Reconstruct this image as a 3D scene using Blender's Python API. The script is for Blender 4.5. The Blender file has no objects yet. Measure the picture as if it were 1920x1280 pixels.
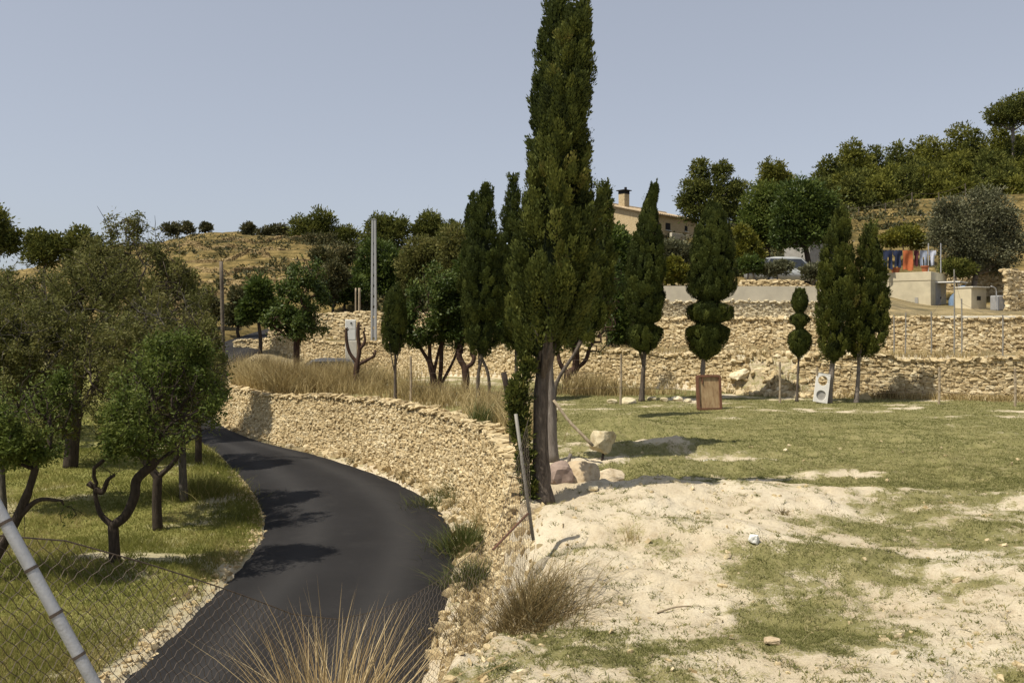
import bpy, math, random
import numpy as np
from mathutils import Vector, Matrix

C = bpy.context.scene.collection
SC = bpy.context.scene
# ------------------------------------------------------------------ camera
FOC = 1600.0            # focal length in pixels of the 1920 wide photograph
HOR = 600.0             # row of the horizon
cam_d = bpy.data.cameras.new('camera'); cam = bpy.data.objects.new('camera', cam_d); C.objects.link(cam)
cam.location = (0, 0, 0); cam.rotation_euler = (math.radians(90), 0, 0)
cam_d.sensor_fit = 'HORIZONTAL'; cam_d.sensor_width = 36.0
cam_d.lens = 36.0 * FOC / 1920.0
cam_d.shift_y = -(640.0 - HOR) / 1920.0
cam_d.clip_start = 0.05; cam_d.clip_end = 4000
SC.camera = cam
# ------------------------------------------------------------------ light
SUNV = Vector((-0.50, -0.29, 1.0)).normalized()        # towards the sun
elev = math.asin(SUNV.z); azim = math.atan2(SUNV.x, SUNV.y)
w = bpy.data.worlds.new('World'); SC.world = w; w.use_nodes = True
nt = w.node_tree; nt.nodes.clear()
sky = nt.nodes.new('ShaderNodeTexSky'); sky.sky_type = 'NISHITA'; sky.sun_disc = False
sky.sun_elevation = elev; sky.sun_rotation = azim
sky.altitude = 200; sky.air_density = 1.0; sky.dust_density = 1.3; sky.ozone_density = 2.2
hsv = nt.nodes.new('ShaderNodeHueSaturation'); hsv.inputs['Saturation'].default_value = 0.44; hsv.inputs['Hue'].default_value = 0.512
bg = nt.nodes.new('ShaderNodeBackground'); bg.inputs['Strength'].default_value = 0.125
wo = nt.nodes.new('ShaderNodeOutputWorld')
hz = nt.nodes.new('ShaderNodeMix'); hz.data_type = 'RGBA'; hz.inputs[0].default_value = 0.55; hz.inputs[7].default_value = (2.30, 2.62, 3.15, 1)   # the even grey haze of the day
nt.links.new(sky.outputs[0], hsv.inputs['Color']); nt.links.new(hsv.outputs[0], hz.inputs[6]); nt.links.new(hz.outputs[2], bg.inputs['Color']); nt.links.new(bg.outputs[0], wo.inputs['Surface'])
sl = bpy.data.lights.new('sun', 'SUN'); sl.energy = 4.5; sl.angle = math.radians(0.5); sl.color = (1.0, 0.93, 0.80)
so = bpy.data.objects.new('sun', sl); C.objects.link(so)
so.rotation_euler = SUNV.to_track_quat('Z', 'Y').to_euler(); so.location = (-20, -15, 40)
SC.view_settings.view_transform = 'Standard'; SC.view_settings.look = 'None'
SC.view_settings.exposure = 0.3; SC.view_settings.gamma = 1.0
try: SC.view_settings.use_curve_mapping = False
except Exception: pass

# ------------------------------------------------------------------ noise and helpers
def ss(t):
    t = np.clip(t, 0, 1); return t * t * (3 - 2 * t)
def _h(ix, iy, iz, seed):
    n = (ix.astype(np.int64) * 374761393 + iy.astype(np.int64) * 668265263 + iz.astype(np.int64) * 2147483647 + seed * 974711) & 0x7fffffff
    n = ((n ^ (n >> 13)) * 1274126177) & 0x7fffffff
    n = ((n ^ (n >> 11)) * 1103515245) & 0x7fffffff
    return ((n ^ (n >> 16)) & 0xffff) / 65535.0
def vn2(x, y, seed=0):
    x = np.asarray(x, float); y = np.asarray(y, float)
    ix = np.floor(x); iy = np.floor(y); fx = x - ix; fy = y - iy
    fx = fx * fx * (3 - 2 * fx); fy = fy * fy * (3 - 2 * fy); z = np.zeros_like(ix)
    a = _h(ix, iy, z, seed); b = _h(ix + 1, iy, z, seed); c = _h(ix, iy + 1, z, seed); d = _h(ix + 1, iy + 1, z, seed)
    return (a * (1 - fx) + b * fx) * (1 - fy) + (c * (1 - fx) + d * fx) * fy
def fbm(x, y, oct=4, seed=0):
    s = 0; a = .5; t = 0
    for k in range(oct):
        s = s + a * vn2(x * 2 ** k + 17.3 * k, y * 2 ** k - 9.1 * k, seed + k); t += a; a *= .5
    return s / t
def vn3(p, seed=0):
    z = p[:, 2]; iz = np.floor(z); fz = z - iz; fz = fz * fz * (3 - 2 * fz)
    return vn2(p[:, 0] + iz * 57.1, p[:, 1] + iz * 31.7, seed) * (1 - fz) + vn2(p[:, 0] + (iz + 1) * 57.1, p[:, 1] + (iz + 1) * 31.7, seed) * fz
def unit(v):
    return v / np.maximum(np.linalg.norm(v, axis=-1, keepdims=True), 1e-9)

class MB:
    """collects vertices, faces and one random value per vertex; builds ONE mesh object"""
    def __init__(s): s.V = []; s.F3 = []; s.F4 = []; s.R = []; s.n = 0
    def add(s, V, F, r=None):
        V = np.asarray(V, np.float32).reshape(-1, 3); F = np.asarray(F, np.int64)
        if len(V) == 0: return
        if r is None: r = 0.5
        s.V.append(V); s.R.append(np.broadcast_to(np.asarray(r, np.float32), (len(V),)).copy())
        (s.F3 if F.shape[1] == 3 else s.F4).append(F + s.n); s.n += len(V)
    def mix(s, V, F3, F4, r=None):
        V = np.asarray(V, np.float32).reshape(-1, 3)
        if r is None: r = .5
        s.V.append(V); s.R.append(np.broadcast_to(np.asarray(r, np.float32), (len(V),)).copy())
        if len(F3): s.F3.append(np.asarray(F3, np.int64) + s.n)
        if len(F4): s.F4.append(np.asarray(F4, np.int64) + s.n)
        s.n += len(V)
    def box(s, c, size, rz=0, r=None, bev=0.0, rot=None):
        hx, hy, hz = [q / 2 for q in size]
        if bev <= 0:
            V = np.array([(x, y, z) for z in (-hz, hz) for y in (-hy, hy) for x in (-hx, hx)], float)
            F = [(0, 2, 3, 1), (4, 5, 7, 6), (0, 1, 5, 4), (2, 6, 7, 3), (0, 4, 6, 2), (1, 3, 7, 5)]
            V = _rot(V, rz, rot) + np.array(c); s.add(V, F, r); return
        import bmesh
        bm = bmesh.new(); bmesh.ops.create_cube(bm, size=1.0)
        for v in bm.verts: v.co = (v.co.x * size[0], v.co.y * size[1], v.co.z * size[2])
        bmesh.ops.bevel(bm, geom=bm.edges[:], offset=bev, segments=2, affect='EDGES', profile=.5)
        s.bm(bm, c, rz, r, rot)
    def bm(s, bm, c=(0, 0, 0), rz=0, r=None, rot=None):
        bm.verts.index_update()
        V = np.array([v.co[:] for v in bm.verts], float)
        import bmesh
        big = [f for f in bm.faces if len(f.verts) > 4]
        if big: bmesh.ops.triangulate(bm, faces=big)
        f3 = [[v.index for v in f.verts] for f in bm.faces if len(f.verts) == 3]
        f4 = [[v.index for v in f.verts] for f in bm.faces if len(f.verts) == 4]
        s.mix(_rot(V, rz, rot) + np.array(c), f3, f4, r); bm.free()
    def tube(s, P, R, k=6, r=None, cap=True):
        P = np.asarray(P, float); n = len(P)
        if np.isscalar(R): R = np.full(n, R)
        R = np.asarray(R, float)
        T = np.gradient(P, axis=0) if n > 2 else np.repeat((P[1] - P[0])[None], n, 0)
        T = unit(T); up = np.array([0., 0, 1]) if abs(T[0, 2]) < .9 else np.array([1., 0, 0])
        A = np.zeros_like(P); a = unit(np.cross(T[0], up))
        for i in range(n):
            a = a - T[i] * np.dot(a, T[i]); a = a / max(np.linalg.norm(a), 1e-9); A[i] = a
        B = np.cross(T, A); ang = np.arange(k) * 2 * np.pi / k
        V = P[:, None] + R[:, None, None] * (A[:, None] * np.cos(ang)[None, :, None] + B[:, None] * np.sin(ang)[None, :, None])
        i = np.arange(n - 1)[:, None] * k; j = np.arange(k)[None]; j2 = (j + 1) % k
        F = np.stack([i + j, i + j2, i + k + j2, i + k + j], -1).reshape(-1, 4)
        V = V.reshape(-1, 3); F3 = []
        if cap:
            V = np.vstack([V, P[0], P[-1]]); m = n * k
            for q in range(k):
                F3.append((m, (q + 1) % k, q)); F3.append((m + 1, (n - 1) * k + q, (n - 1) * k + (q + 1) % k))
        s.mix(V, F3, F, r)
    def build(s, name, mat, parent=None, smooth=False, loc=None):
        if s.n == 0: return None
        V = np.concatenate(s.V); R = np.concatenate(s.R)
        F3 = np.concatenate(s.F3) if s.F3 else np.zeros((0, 3), np.int64)
        F4 = np.concatenate(s.F4) if s.F4 else np.zeros((0, 4), np.int64)
        if loc is not None: V = V - np.array(loc, np.float32)
        me = bpy.data.meshes.new(name)
        me.vertices.add(len(V)); me.vertices.foreach_set('co', V.astype(np.float32).ravel())
        nl = F3.size + F4.size; me.loops.add(nl)
        me.loops.foreach_set('vertex_index', np.concatenate([F3.ravel(), F4.ravel()]).astype(np.int32))
        npoly = len(F3) + len(F4); me.polygons.add(npoly)
        st = np.concatenate([np.arange(len(F3)) * 3, F3.size + np.arange(len(F4)) * 4]).astype(np.int32)
        me.polygons.foreach_set('loop_start', st)
        me.polygons.foreach_set('use_smooth', np.full(npoly, bool(smooth)))
        me.update(calc_edges=True)
        a = me.attributes.new('rnd', 'FLOAT', 'POINT'); a.data.foreach_set('value', R)
        me.materials.append(mat)
        o = bpy.data.objects.new(name, me); C.objects.link(o)
        if loc is not None: o.location = loc
        if parent is not None:
            o.parent = parent; wl = Vector((0, 0, 0)); q = parent
            while q is not None: wl = wl + q.location; q = q.parent
            o.location = -wl if loc is None else Vector(loc) - wl
        return o
def _rot(V, rz=0, rot=None):
    if rot is not None: V = V @ np.array(rot).T
    if rz:
        c, q = math.cos(rz), math.sin(rz); V = V @ np.array([[c, -q, 0], [q, c, 0], [0, 0, 1]]).T
    return V
def tag(o, label=None, cat=None, group=None, kind=None):
    if label: o['label'] = label
    if cat: o['category'] = cat
    if group: o['group'] = group
    if kind: o['kind'] = kind
    return o
def thing(name, label, cat, loc, group=None):
    o = bpy.data.objects.new(name, None); C.objects.link(o); o.location = loc; o.empty_display_size = .2
    return tag(o, label, cat, group)
def W(px, py, d): return np.array([(px - 960) / FOC * d, d, (HOR - py) / FOC * d])

# ------------------------------------------------------------------ materials
def srgb(r, g, b):
    f = lambda c: (c / 255 / 12.92) if c / 255 <= .04045 else ((c / 255 + .055) / 1.055) ** 2.4
    return (f(r), f(g), f(b))
def newmat(name):
    m = bpy.data.materials.new(name); m.use_nodes = True; t = m.node_tree; b = t.nodes['Principled BSDF']
    return m, t, b
def N(t, kind, **kw):
    n = t.nodes.new(kind)
    for k, v in kw.items():
        if k in n.inputs: n.inputs[k].default_value = v
        else: setattr(n, k, v)
    return n
def ramp(t, fac, stops):
    r = t.nodes.new('ShaderNodeValToRGB'); e = r.color_ramp.elements
    while len(e) > 1: e.remove(e[-1])
    e[0].position = stops[0][0]; e[0].color = (*stops[0][1], 1)
    for p, c in stops[1:]:
        q = e.new(p); q.color = (*c, 1)
    t.links.new(fac, r.inputs[0]); return r
def mixc(t, fac, a, b, mode='MIX'):
    m = t.nodes.new('ShaderNodeMix'); m.data_type = 'RGBA'; m.blend_type = mode
    for sock, v in ((m.inputs[0], fac), (m.inputs[6], a), (m.inputs[7], b)):
        if isinstance(v, (int, float)): sock.default_value = v
        elif isinstance(v, tuple): sock.default_value = (*v, 1) if len(v) == 3 else v
        else: t.links.new(v, sock)
    return m.outputs[2]
def math_(t, op, a, b=None, clamp=False):
    m = t.nodes.new('ShaderNodeMath'); m.operation = op; m.use_clamp = clamp
    for i, v in enumerate((a, b)):
        if v is None: continue
        if isinstance(v, (int, float)): m.inputs[i].default_value = v
        else: t.links.new(v, m.inputs[i])
    return m.outputs[0]
def coords(t, sc=(1, 1, 1)):
    g = t.nodes.new('ShaderNodeNewGeometry'); mp = t.nodes.new('ShaderNodeMapping'); mp.inputs['Scale'].default_value = sc
    t.links.new(g.outputs['Position'], mp.inputs['Vector']); return mp.outputs[0]
def noise_(t, vec, scale, detail=4, rough=.6):
    n = t.nodes.new('ShaderNodeTexNoise'); n.inputs['Scale'].default_value = scale
    n.inputs['Detail'].default_value = detail; n.inputs['Roughness'].default_value = rough
    t.links.new(vec, n.inputs['Vector']); return n.outputs['Fac']
def attr(t, name='rnd'):
    a = t.nodes.new('ShaderNodeAttribute'); a.attribute_name = name; return a.outputs['Fac']
def bump(t, b, h, strength=.5, dist=.02):
    n = t.nodes.new('ShaderNodeBump'); n.inputs['Strength'].default_value = strength; n.inputs['Distance'].default_value = dist
    t.links.new(h, n.inputs['Height']); t.links.new(n.outputs[0], b.inputs['Normal'])

def foliage(name, stops, trans=.22, rough=.6, spec=.25):
    m, t, b = newmat(name)
    r = ramp(t, attr(t), stops)
    t.links.new(r.outputs[0], b.inputs['Base Color']); b.inputs['Roughness'].default_value = rough
    b.inputs['Specular IOR Level'].default_value = spec
    tr = t.nodes.new('ShaderNodeBsdfTranslucent'); t.links.new(r.outputs[0], tr.inputs[0])
    mx = t.nodes.new('ShaderNodeMixShader'); mx.inputs[0].default_value = trans
    t.links.new(b.outputs[0], mx.inputs[1]); t.links.new(tr.outputs[0], mx.inputs[2])
    t.links.new(mx.outputs[0], t.nodes['Material Output'].inputs[0]); return m
def plain(name, c, rough=.7, var=.25, scale=6, metal=0, c2=None, bstr=.3, spec=.4, bdist=.01):
    m, t, b = newmat(name); v = coords(t)
    n = noise_(t, v, scale, 6, .65)
    c2 = c2 or tuple(q * (1 - var) for q in c)
    r = ramp(t, n, [(.3, c2), (.7, c)])
    t.links.new(r.outputs[0], b.inputs['Base Color']); b.inputs['Roughness'].default_value = rough; b.inputs['Metallic'].default_value = metal
    b.inputs['Specular IOR Level'].default_value = spec
    bump(t, b, noise_(t, v, scale * 6, 5, .7), bstr, bdist); return m
M = {}
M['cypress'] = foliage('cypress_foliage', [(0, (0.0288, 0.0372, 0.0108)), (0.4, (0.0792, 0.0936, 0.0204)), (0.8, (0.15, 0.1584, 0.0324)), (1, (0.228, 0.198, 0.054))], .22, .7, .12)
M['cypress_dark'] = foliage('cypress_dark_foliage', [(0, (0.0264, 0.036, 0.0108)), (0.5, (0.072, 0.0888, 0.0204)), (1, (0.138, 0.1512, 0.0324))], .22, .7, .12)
M['almond'] = foliage('almond_leaves', [(0, (0.0506, 0.0748, 0.0143)), (0.5, (0.1045, 0.1375, 0.0253)), (1, (0.187, 0.2035, 0.0484))], .38, .6, .18)
M['almond_dry'] = foliage('almond_dry_leaves', [(0, (0.06, 0.0625, 0.0175)), (0.5, (0.1225, 0.125, 0.0325)), (1, (0.2125, 0.19, 0.0625))], .32, .6, .15)
M['citrus'] = foliage('citrus_leaves', [(0, (0.03, 0.0475, 0.0112)), (0.5, (0.065, 0.095, 0.0187)), (1, (0.1313, 0.16, 0.0325))], .28, .5, .22)
M['pine'] = foliage('pine_needles', [(0, (0.0468, 0.0572, 0.0156)), (0.5, (0.104, 0.1144, 0.0247)), (1, (0.182, 0.1794, 0.0416))], .25, .7, .1)
M['pine_bright'] = foliage('pine_bright_needles', [(0, (0.072, 0.0792, 0.0144)), (0.5, (0.15, 0.1536, 0.0264)), (1, (0.228, 0.216, 0.0456))], .28, .7, .1)  # brighter, yellower needle tone, mixed among the plain pines
M['olive'] = foliage('olive_leaves', [(0, (0.066, 0.0682, 0.033)), (0.5, (0.1265, 0.1298, 0.066)), (1, (0.22, 0.2145, 0.1265))], .2)
M['yellow'] = foliage('yellow_green_leaves', [(0, (.07, .08, .012)), (.5, (.14, .14, .018)), (1, (.26, .23, .035))], .3)
M['scrub'] = foliage('scrub_leaves', [(0, (0.0403, 0.0437, 0.0161)), (0.5, (0.0805, 0.0805, 0.0287)), (1, (0.1495, 0.1265, 0.0517))], .15)
M['grass'] = foliage('short_grass_blades', [(0, (.135, .14, .046)), (.4, (.225, .222, .080)), (.75, (.33, .30, .13)), (1, (.50, .43, .24))], .4, .7, .1)
M['orchard_grass'] = foliage('orchard_grass_blades', [(0, (.11, .122, .028)), (.45, (.18, .188, .044)), (.8, (.28, .25, .08)), (1, (.46, .38, .18))], .45, .7, .1)
M['dry'] = foliage('dry_grass_blades', [(0, (.20, .145, .06)), (.5, (.36, .275, .12)), (1, (.54, .44, .23))], .3)
M['straw'] = foliage('straw_blades', [(0, (.15, .095, .045)), (.45, (.36, .26, .12)), (1, (.60, .48, .27))], .2)
M['brown_tuft'] = foliage('brown_tuft_blades', [(0, (.06, .06, .022)), (.4, (.14, .10, .04)), (.8, (.26, .19, .08)), (1, (.38, .29, .14))], .2)
M['reed'] = foliage('green_reed_blades', [(0, (.04, .06, .014)), (.6, (.085, .10, .025)), (1, (.2, .17, .06))], .25)
def bark(name, c1, c2, sc=9):
    m, t, b = newmat(name); v = coords(t, (1, 1, .22)); n = noise_(t, v, sc * 3, 6, .7)
    r = ramp(t, n, [(.3, c1), (.7, c2)]); t.links.new(r.outputs[0], b.inputs['Base Color']); b.inputs['Roughness'].default_value = .9
    b.inputs['Specular IOR Level'].default_value = .15
    bump(t, b, n, .9, .02); return m
M['bark_dark'] = bark('almond_bark', (.025, .019, .014), (.075, .058, .044))
M['twig'] = bark('grey_twig_bark', (.038, .032, .026), (.16, .14, .115), 6)
M['bark_cyp'] = bark('cypress_bark', (.04, .031, .024), (.17, .14, .112))
M['bark_grey'] = bark('grey_bark', (.11, .09, .075), (.27, .235, .2))
M['bark_red'] = bark('reddish_bark', (.035, .02, .014), (.10, .062, .045))

def stone_mat(name, c1, c2, c3):
    m, t, b = newmat(name); v = coords(t)
    r = ramp(t, attr(t), [(0, c1), (.5, c2), (1, c3)])
    n = noise_(t, v, 9, 6, .7); n2 = noise_(t, v, 45, 4, .7)
    st = ramp(t, n, [(.32, (.62, .56, .48)), (.55, (1, 1, 1)), (.8, (1.1, 1.02, .9))])
    col = mixc(t, 1.0, r.outputs[0], st.outputs[0], 'MULTIPLY')
    t.links.new(col, b.inputs['Base Color']); b.inputs['Roughness'].default_value = .92; b.inputs['Specular IOR Level'].default_value = .15
    bump(t, b, n2, .7, .012); return m
M['stone'] = stone_mat('limestone_rubble', (.37, .285, .155), (.54, .435, .255), (.68, .59, .40))
M['stone_pale'] = stone_mat('pale_limestone', (.46, .39, .26), (.62, .54, .36), (.76, .68, .50))
M['stone_hill'] = stone_mat('weathered_hill_stone', (.17, .125, .06), (.27, .20, .095), (.40, .31, .16))
M['rock'] = stone_mat('boulder_rock', (.36, .26, .16), (.52, .42, .28), (.66, .57, .42))
M['concrete'] = plain('cream_concrete', (.62, .56, .43), .9, .2, 2.5)
M['concrete_grey'] = plain('grey_concrete', (.40, .38, .34), .9, .3, 5)
M['render_shed'] = plain('shed_render', (.60, .53, .37), .9, .25, 1.8)
M['house_wall'] = stone_mat('house_render', (.42, .32, .18), (.52, .41, .245), (.62, .51, .33))
M['tile'] = plain('clay_roof_tiles', (.50, .38, .24), .9, .5, 5)
M['pinkrock'] = plain('brown_pink_stone', (.34, .25, .20), .9, .4, 6)
M['dark'] = plain('dark_opening', (.02, .018, .016), .9, .3, 3)
M['rust'] = plain('rusty_brown_frame', (.19, .085, .045), .8, .5, 7)
M['panelwood'] = None
M['white'] = plain('white_paint', (.78, .77, .72), .6, .12, 6)
M['whiteboard'] = plain('white_weathered_board', (.78, .75, .68), .7, .15, 12)
M['galv'] = plain('galvanised_steel', (.46, .46, .46), .45, .25, 14, .35)
M['steel_old'] = plain('weathered_steel_post', (.30, .28, .24), .65, .4, 10, .2)
M['wire'] = plain('rusty_fence_wire', (.10, .075, .055), .7, .3, 30, .2)
M['postwood'] = bark('weathered_post_wood', (.22, .17, .11), (.45, .37, .26), 7)
M['polewood'] = bark('old_wooden_pole', (.07, .055, .04), (.20, .165, .13), 5)
M['pole_conc'] = plain('pole_concrete', (.38, .38, .37), .85, .15, 8)
M['plastic_dark'] = plain('dark_plastic', (.03, .03, .032), .5, .3, 6)
M['rubber'] = plain('tyre_rubber', (.02, .02, .02), .8, .2, 20)
M['blue_tarp'] = plain('faded_blue_tarp', (.16, .24, .36), .7, .3, 8)
M['zinc'] = plain('corrugated_sheet', (.42, .42, .42), .5, .25, 6, .3)
def paint(name, c, rough=.3):
    m, t, b = newmat(name); v = coords(t); n = noise_(t, v, 3, 5)
    r = ramp(t, n, [(.3, tuple(q * .8 for q in c)), (.7, c)]); t.links.new(r.outputs[0], b.inputs['Base Color'])
    b.inputs['Roughness'].default_value = rough; b.inputs['Coat Weight'].default_value = .5; return m
M['car_dark'] = paint('dusty_dark_blue_paint', (.06, .068, .085))
M['car_silver'] = paint('dusty_silver_paint', (.42, .43, .42))
M['glass'] = paint('car_window_glass', (.03, .035, .04), .08)
def cloth(name, c, c2=None): return plain(name, c, .95, .3, 5, 0, c2, .2, .1)
M['cl_blue'] = cloth('navy_cloth', (.035, .045, .085)); M['cl_orange'] = cloth('orange_cloth', (.50, .15, .06))
M['cl_maroon'] = cloth('maroon_cloth', (.09, .03, .035)); M['cl_jean'] = cloth('pale_denim_cloth', (.32, .36, .44)); M['cl_white'] = cloth('light_blue_cloth', (.55, .58, .66))
M['pot'] = plain('terracotta_pot', (.42, .14, .06), .85, .3, 9)
M['cap'] = plain('white_coping', (.66, .62, .52), .9, .2, 5)

# panel: weathered wood / cork board with stains
m, t, b = newmat('weathered_panel_board'); v = coords(t, (3, 3, .7)); n = noise_(t, v, 5, 6, .7)
r = ramp(t, n, [(.3, (.14, .075, .035)), (.5, (.33, .22, .11)), (.75, (.45, .33, .18))]); t.links.new(r.outputs[0], b.inputs['Base Color']); b.inputs['Roughness'].default_value = .85
bump(t, b, n, .4, .01); M['panelwood'] = m

# asphalt
m, t, b = newmat('asphalt'); v = coords(t); n1 = noise_(t, v, .55, 5, .6); n2 = noise_(t, v, 160, 2, .8); n3 = noise_(t, v, 2.2, 6, .75)
a = attr(t)
c = ramp(t, n1, [(.3, (.014, .013, .013)), (.7, (.022, .0205, .0205))]).outputs[0]
c = mixc(t, math_(t, 'MULTIPLY', a, .75), c, (.038, .036, .035))
spk = ramp(t, n2, [(.45, (.75, .75, .75)), (.62, (1.0, 1.0, 1.0)), (.78, (2.0, 1.9, 1.8))]).outputs[0]
c = mixc(t, .7, c, spk, 'MULTIPLY'); c = mixc(t, ramp(t, n3, [(.52, (0, 0, 0)), (.72, (.2, .2, .2))]).outputs[0], c, (.05, .046, .042))
t.links.new(c, b.inputs['Base Color']); b.inputs['Roughness'].default_value = .88; b.inputs['Specular IOR Level'].default_value = .2
bump(t, b, n2, .6, .006); M['asphalt'] = m

# ground: sand / short grass / orchard turf / dry hillside, from the masks stored on the sheet
m, t, b = newmat('ground_soil'); v = coords(t)
nb = noise_(t, v, .9, 5, .6); nm = noise_(t, v, 7, 6, .7); nf = noise_(t, v, 60, 5, .75)
sand = ramp(t, nb, [(.25, (.49, .405, .275)), (.5, (.605, .52, .375)), (.75, (.69, .615, .47))]).outputs[0]
sand = mixc(t, .75, sand, ramp(t, nm, [(.28, (.66, .6, .52)), (.5, (1, 1, 1)), (.75, (1.08, 1.06, 1.0))]).outputs[0], 'MULTIPLY')
sand = mixc(t, .6, sand, ramp(t, nf, [(.3, (.62, .58, .52)), (.48, (1, 1, 1)), (.8, (1.1, 1.1, 1.1))]).outputs[0], 'MULTIPLY')
gr = ramp(t, nm, [(.25, (.13, .128, .048)), (.5, (.22, .205, .084)), (.75, (.34, .29, .15))]).outputs[0]
gr = mixc(t, .7, gr, ramp(t, nf, [(.3, (.55, .55, .5)), (.5, (1, 1, 1)), (.75, (1.45, 1.4, 1.3))]).outputs[0], 'MULTIPLY')
ga = attr(t, 'green'); f = math_(t, 'ADD', ga, math_(t, 'MULTIPLY', math_(t, 'SUBTRACT', nm, .5), 1.3))
f = math_(t, 'ADD', f, math_(t, 'MULTIPLY', math_(t, 'SUBTRACT', nf, .5), 1.1))
f = ramp(t, f, [(.40, (0, 0, 0)), (.60, (1, 1, 1))]).outputs[0]
col = mixc(t, f, sand, gr)
og = ramp(t, nm, [(.25, (.11, .12, .025)), (.5, (.19, .19, .044)), (.70, (.28, .245, .08)), (.85, (.37, .30, .15))]).outputs[0]
og = mixc(t, .7, og, ramp(t, nf, [(.3, (.6, .6, .55)), (.5, (1, 1, 1)), (.75, (1.35, 1.35, 1.25))]).outputs[0], 'MULTIPLY')
col = mixc(t, attr(t, 'turf'), col, og)
vh = coords(t, (.6, .6, 6)); nh = noise_(t, vh, .5, 6, .7)
hl = ramp(t, nh, [(.30, (.06, .054, .02)), (.44, (.13, .098, .037)), (.58, (.24, .175, .068)), (.74, (.40, .30, .13))]).outputs[0]
hl = mixc(t, .9, hl, ramp(t, noise_(t, v, .9, 8, .8), [(.40, (.38, .40, .30)), (.53, (1, 1, 1)), (.75, (1.3, 1.22, 1.1))]).outputs[0], 'MULTIPLY')
col = mixc(t, attr(t, 'hill'), col, hl)
t.links.new(col, b.inputs['Base Color']); b.inputs['Roughness'].default_value = .95; b.inputs['Specular IOR Level'].default_value = .1
hsum = math_(t, 'ADD', nm, math_(t, 'MULTIPLY', nf, .4)); bump(t, b, hsum, .9, .05); M['ground'] = m

# ------------------------------------------------------------------ terrain
def catmull(P, n=12):
    P = np.asarray(P, float); Q = np.vstack([2 * P[0] - P[1], P, 2 * P[-1] - P[-2]]); out = []
    for i in range(1, len(Q) - 2):
        p0, p1, p2, p3 = Q[i - 1], Q[i], Q[i + 1], Q[i + 2]
        for s_ in np.linspace(0, 1, n, endpoint=False):
            out.append(.5 * ((2 * p1) + (-p0 + p2) * s_ + (2 * p0 - 5 * p1 + 4 * p2 - p3) * s_ ** 2 + (-p0 + 3 * p1 - 3 * p2 + p3) * s_ ** 3))
    out.append(Q[-2]); return np.array(out)
def resample(P, n):
    P = np.asarray(P, float); d = np.r_[0, np.cumsum(np.linalg.norm(np.diff(P, axis=0), axis=1))]
    s_ = np.linspace(0, d[-1], n); return np.stack([np.interp(s_, d, P[:, k]) for k in range(P.shape[1])], 1)
Rp = [(-3.4, -14), (-2.7, -6), (-1.95, 0), (-1.38, 5), (-.98, 9.2), (-.91, 11.3), (-.93, 13.6), (-1.07, 15.6), (-1.56, 17.8), (-2.35, 19.8), (-3.56, 21.9), (-5.5, 24.5), (-7.8, 27.1), (-10.25, 30.4), (-12.2, 34), (-12.9, 38), (-13.4, 43), (-13.1, 50), (-12, 58)]
Lp = [(-6.7, -14), (-6, -6), (-5.3, 0), (-4.65, 5), (-4.25, 9.2), (-4.24, 10.3), (-4.27, 12.2), (-4.34, 13.9), (-4.58, 15.6), (-4.95, 16.9), (-5.72, 18.9), (-7.3, 22.3), (-9.2, 26), (-11.8, 30), (-14.2, 34.5), (-15.7, 39), (-16.4, 43.5), (-16.2, 50.5), (-15.2, 58.5)]
Rc = catmull(Rp, 8); Lc = catmull(Lp, 8)
def pdist(x, y, P):
    """distance and side (+ = right of the direction of travel) to a polyline, and the nearest point's y"""
    x = np.asarray(x, float).ravel(); y = np.asarray(y, float).ravel()
    best = np.full(x.shape, 1e9); side = np.zeros_like(x); ny = np.zeros_like(x)
    for a, b_ in zip(P[:-1], P[1:]):
        d = b_ - a; L2 = d @ d
        tt = np.clip(((x - a[0]) * d[0] + (y - a[1]) * d[1]) / L2, 0, 1)
        qx = a[0] + tt * d[0]; qy = a[1] + tt * d[1]; dd = (x - qx) ** 2 + (y - qy) ** 2
        k = dd < best; best = np.where(k, dd, best)
        cr = d[1] * (x - a[0]) - d[0] * (y - a[1])
        side = np.where(k, np.sign(cr), side); ny = np.where(k, qy, ny)
    return np.sqrt(best) * np.where(side == 0, 1, side), ny
def roadz(y): return np.interp(y, [-14, 28, 31, 34, 38, 43, 48, 58], [-3.9, -3.9, -3.75, -3.4, -2.8, -1.95, -1.25, -.2])
Y1 = ([-40, -14, -9, -6, -3.5, 1.7, 5.1, 7.15, 9.8, 13.7, 22, 40], [48, 46, 43, 41, 36.5, 31, 28.2, 26.6, 25.3, 24.1, 23.1, 21.8])
Y2 = ([-40, -16, -10.8, -6.6, -3, 2, 5.9, 9.3, 15.3, 22, 40], [52, 50, 48, 47, 44, 38, 32.5, 30.5, 27.6, 26.2, 24.5])
Y3 = ([2, 5.9, 12.8, 14], [35.5, 34, 34.4, 34.5])
TD = [30, 36, 42, 50, 62, 80, 105, 130, 200, 600, 1200]
TP = [-600, 0, 250, 400, 560, 700, 850, 1000, 1250, 1450, 1600, 1760, 1920, 2500]
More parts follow.
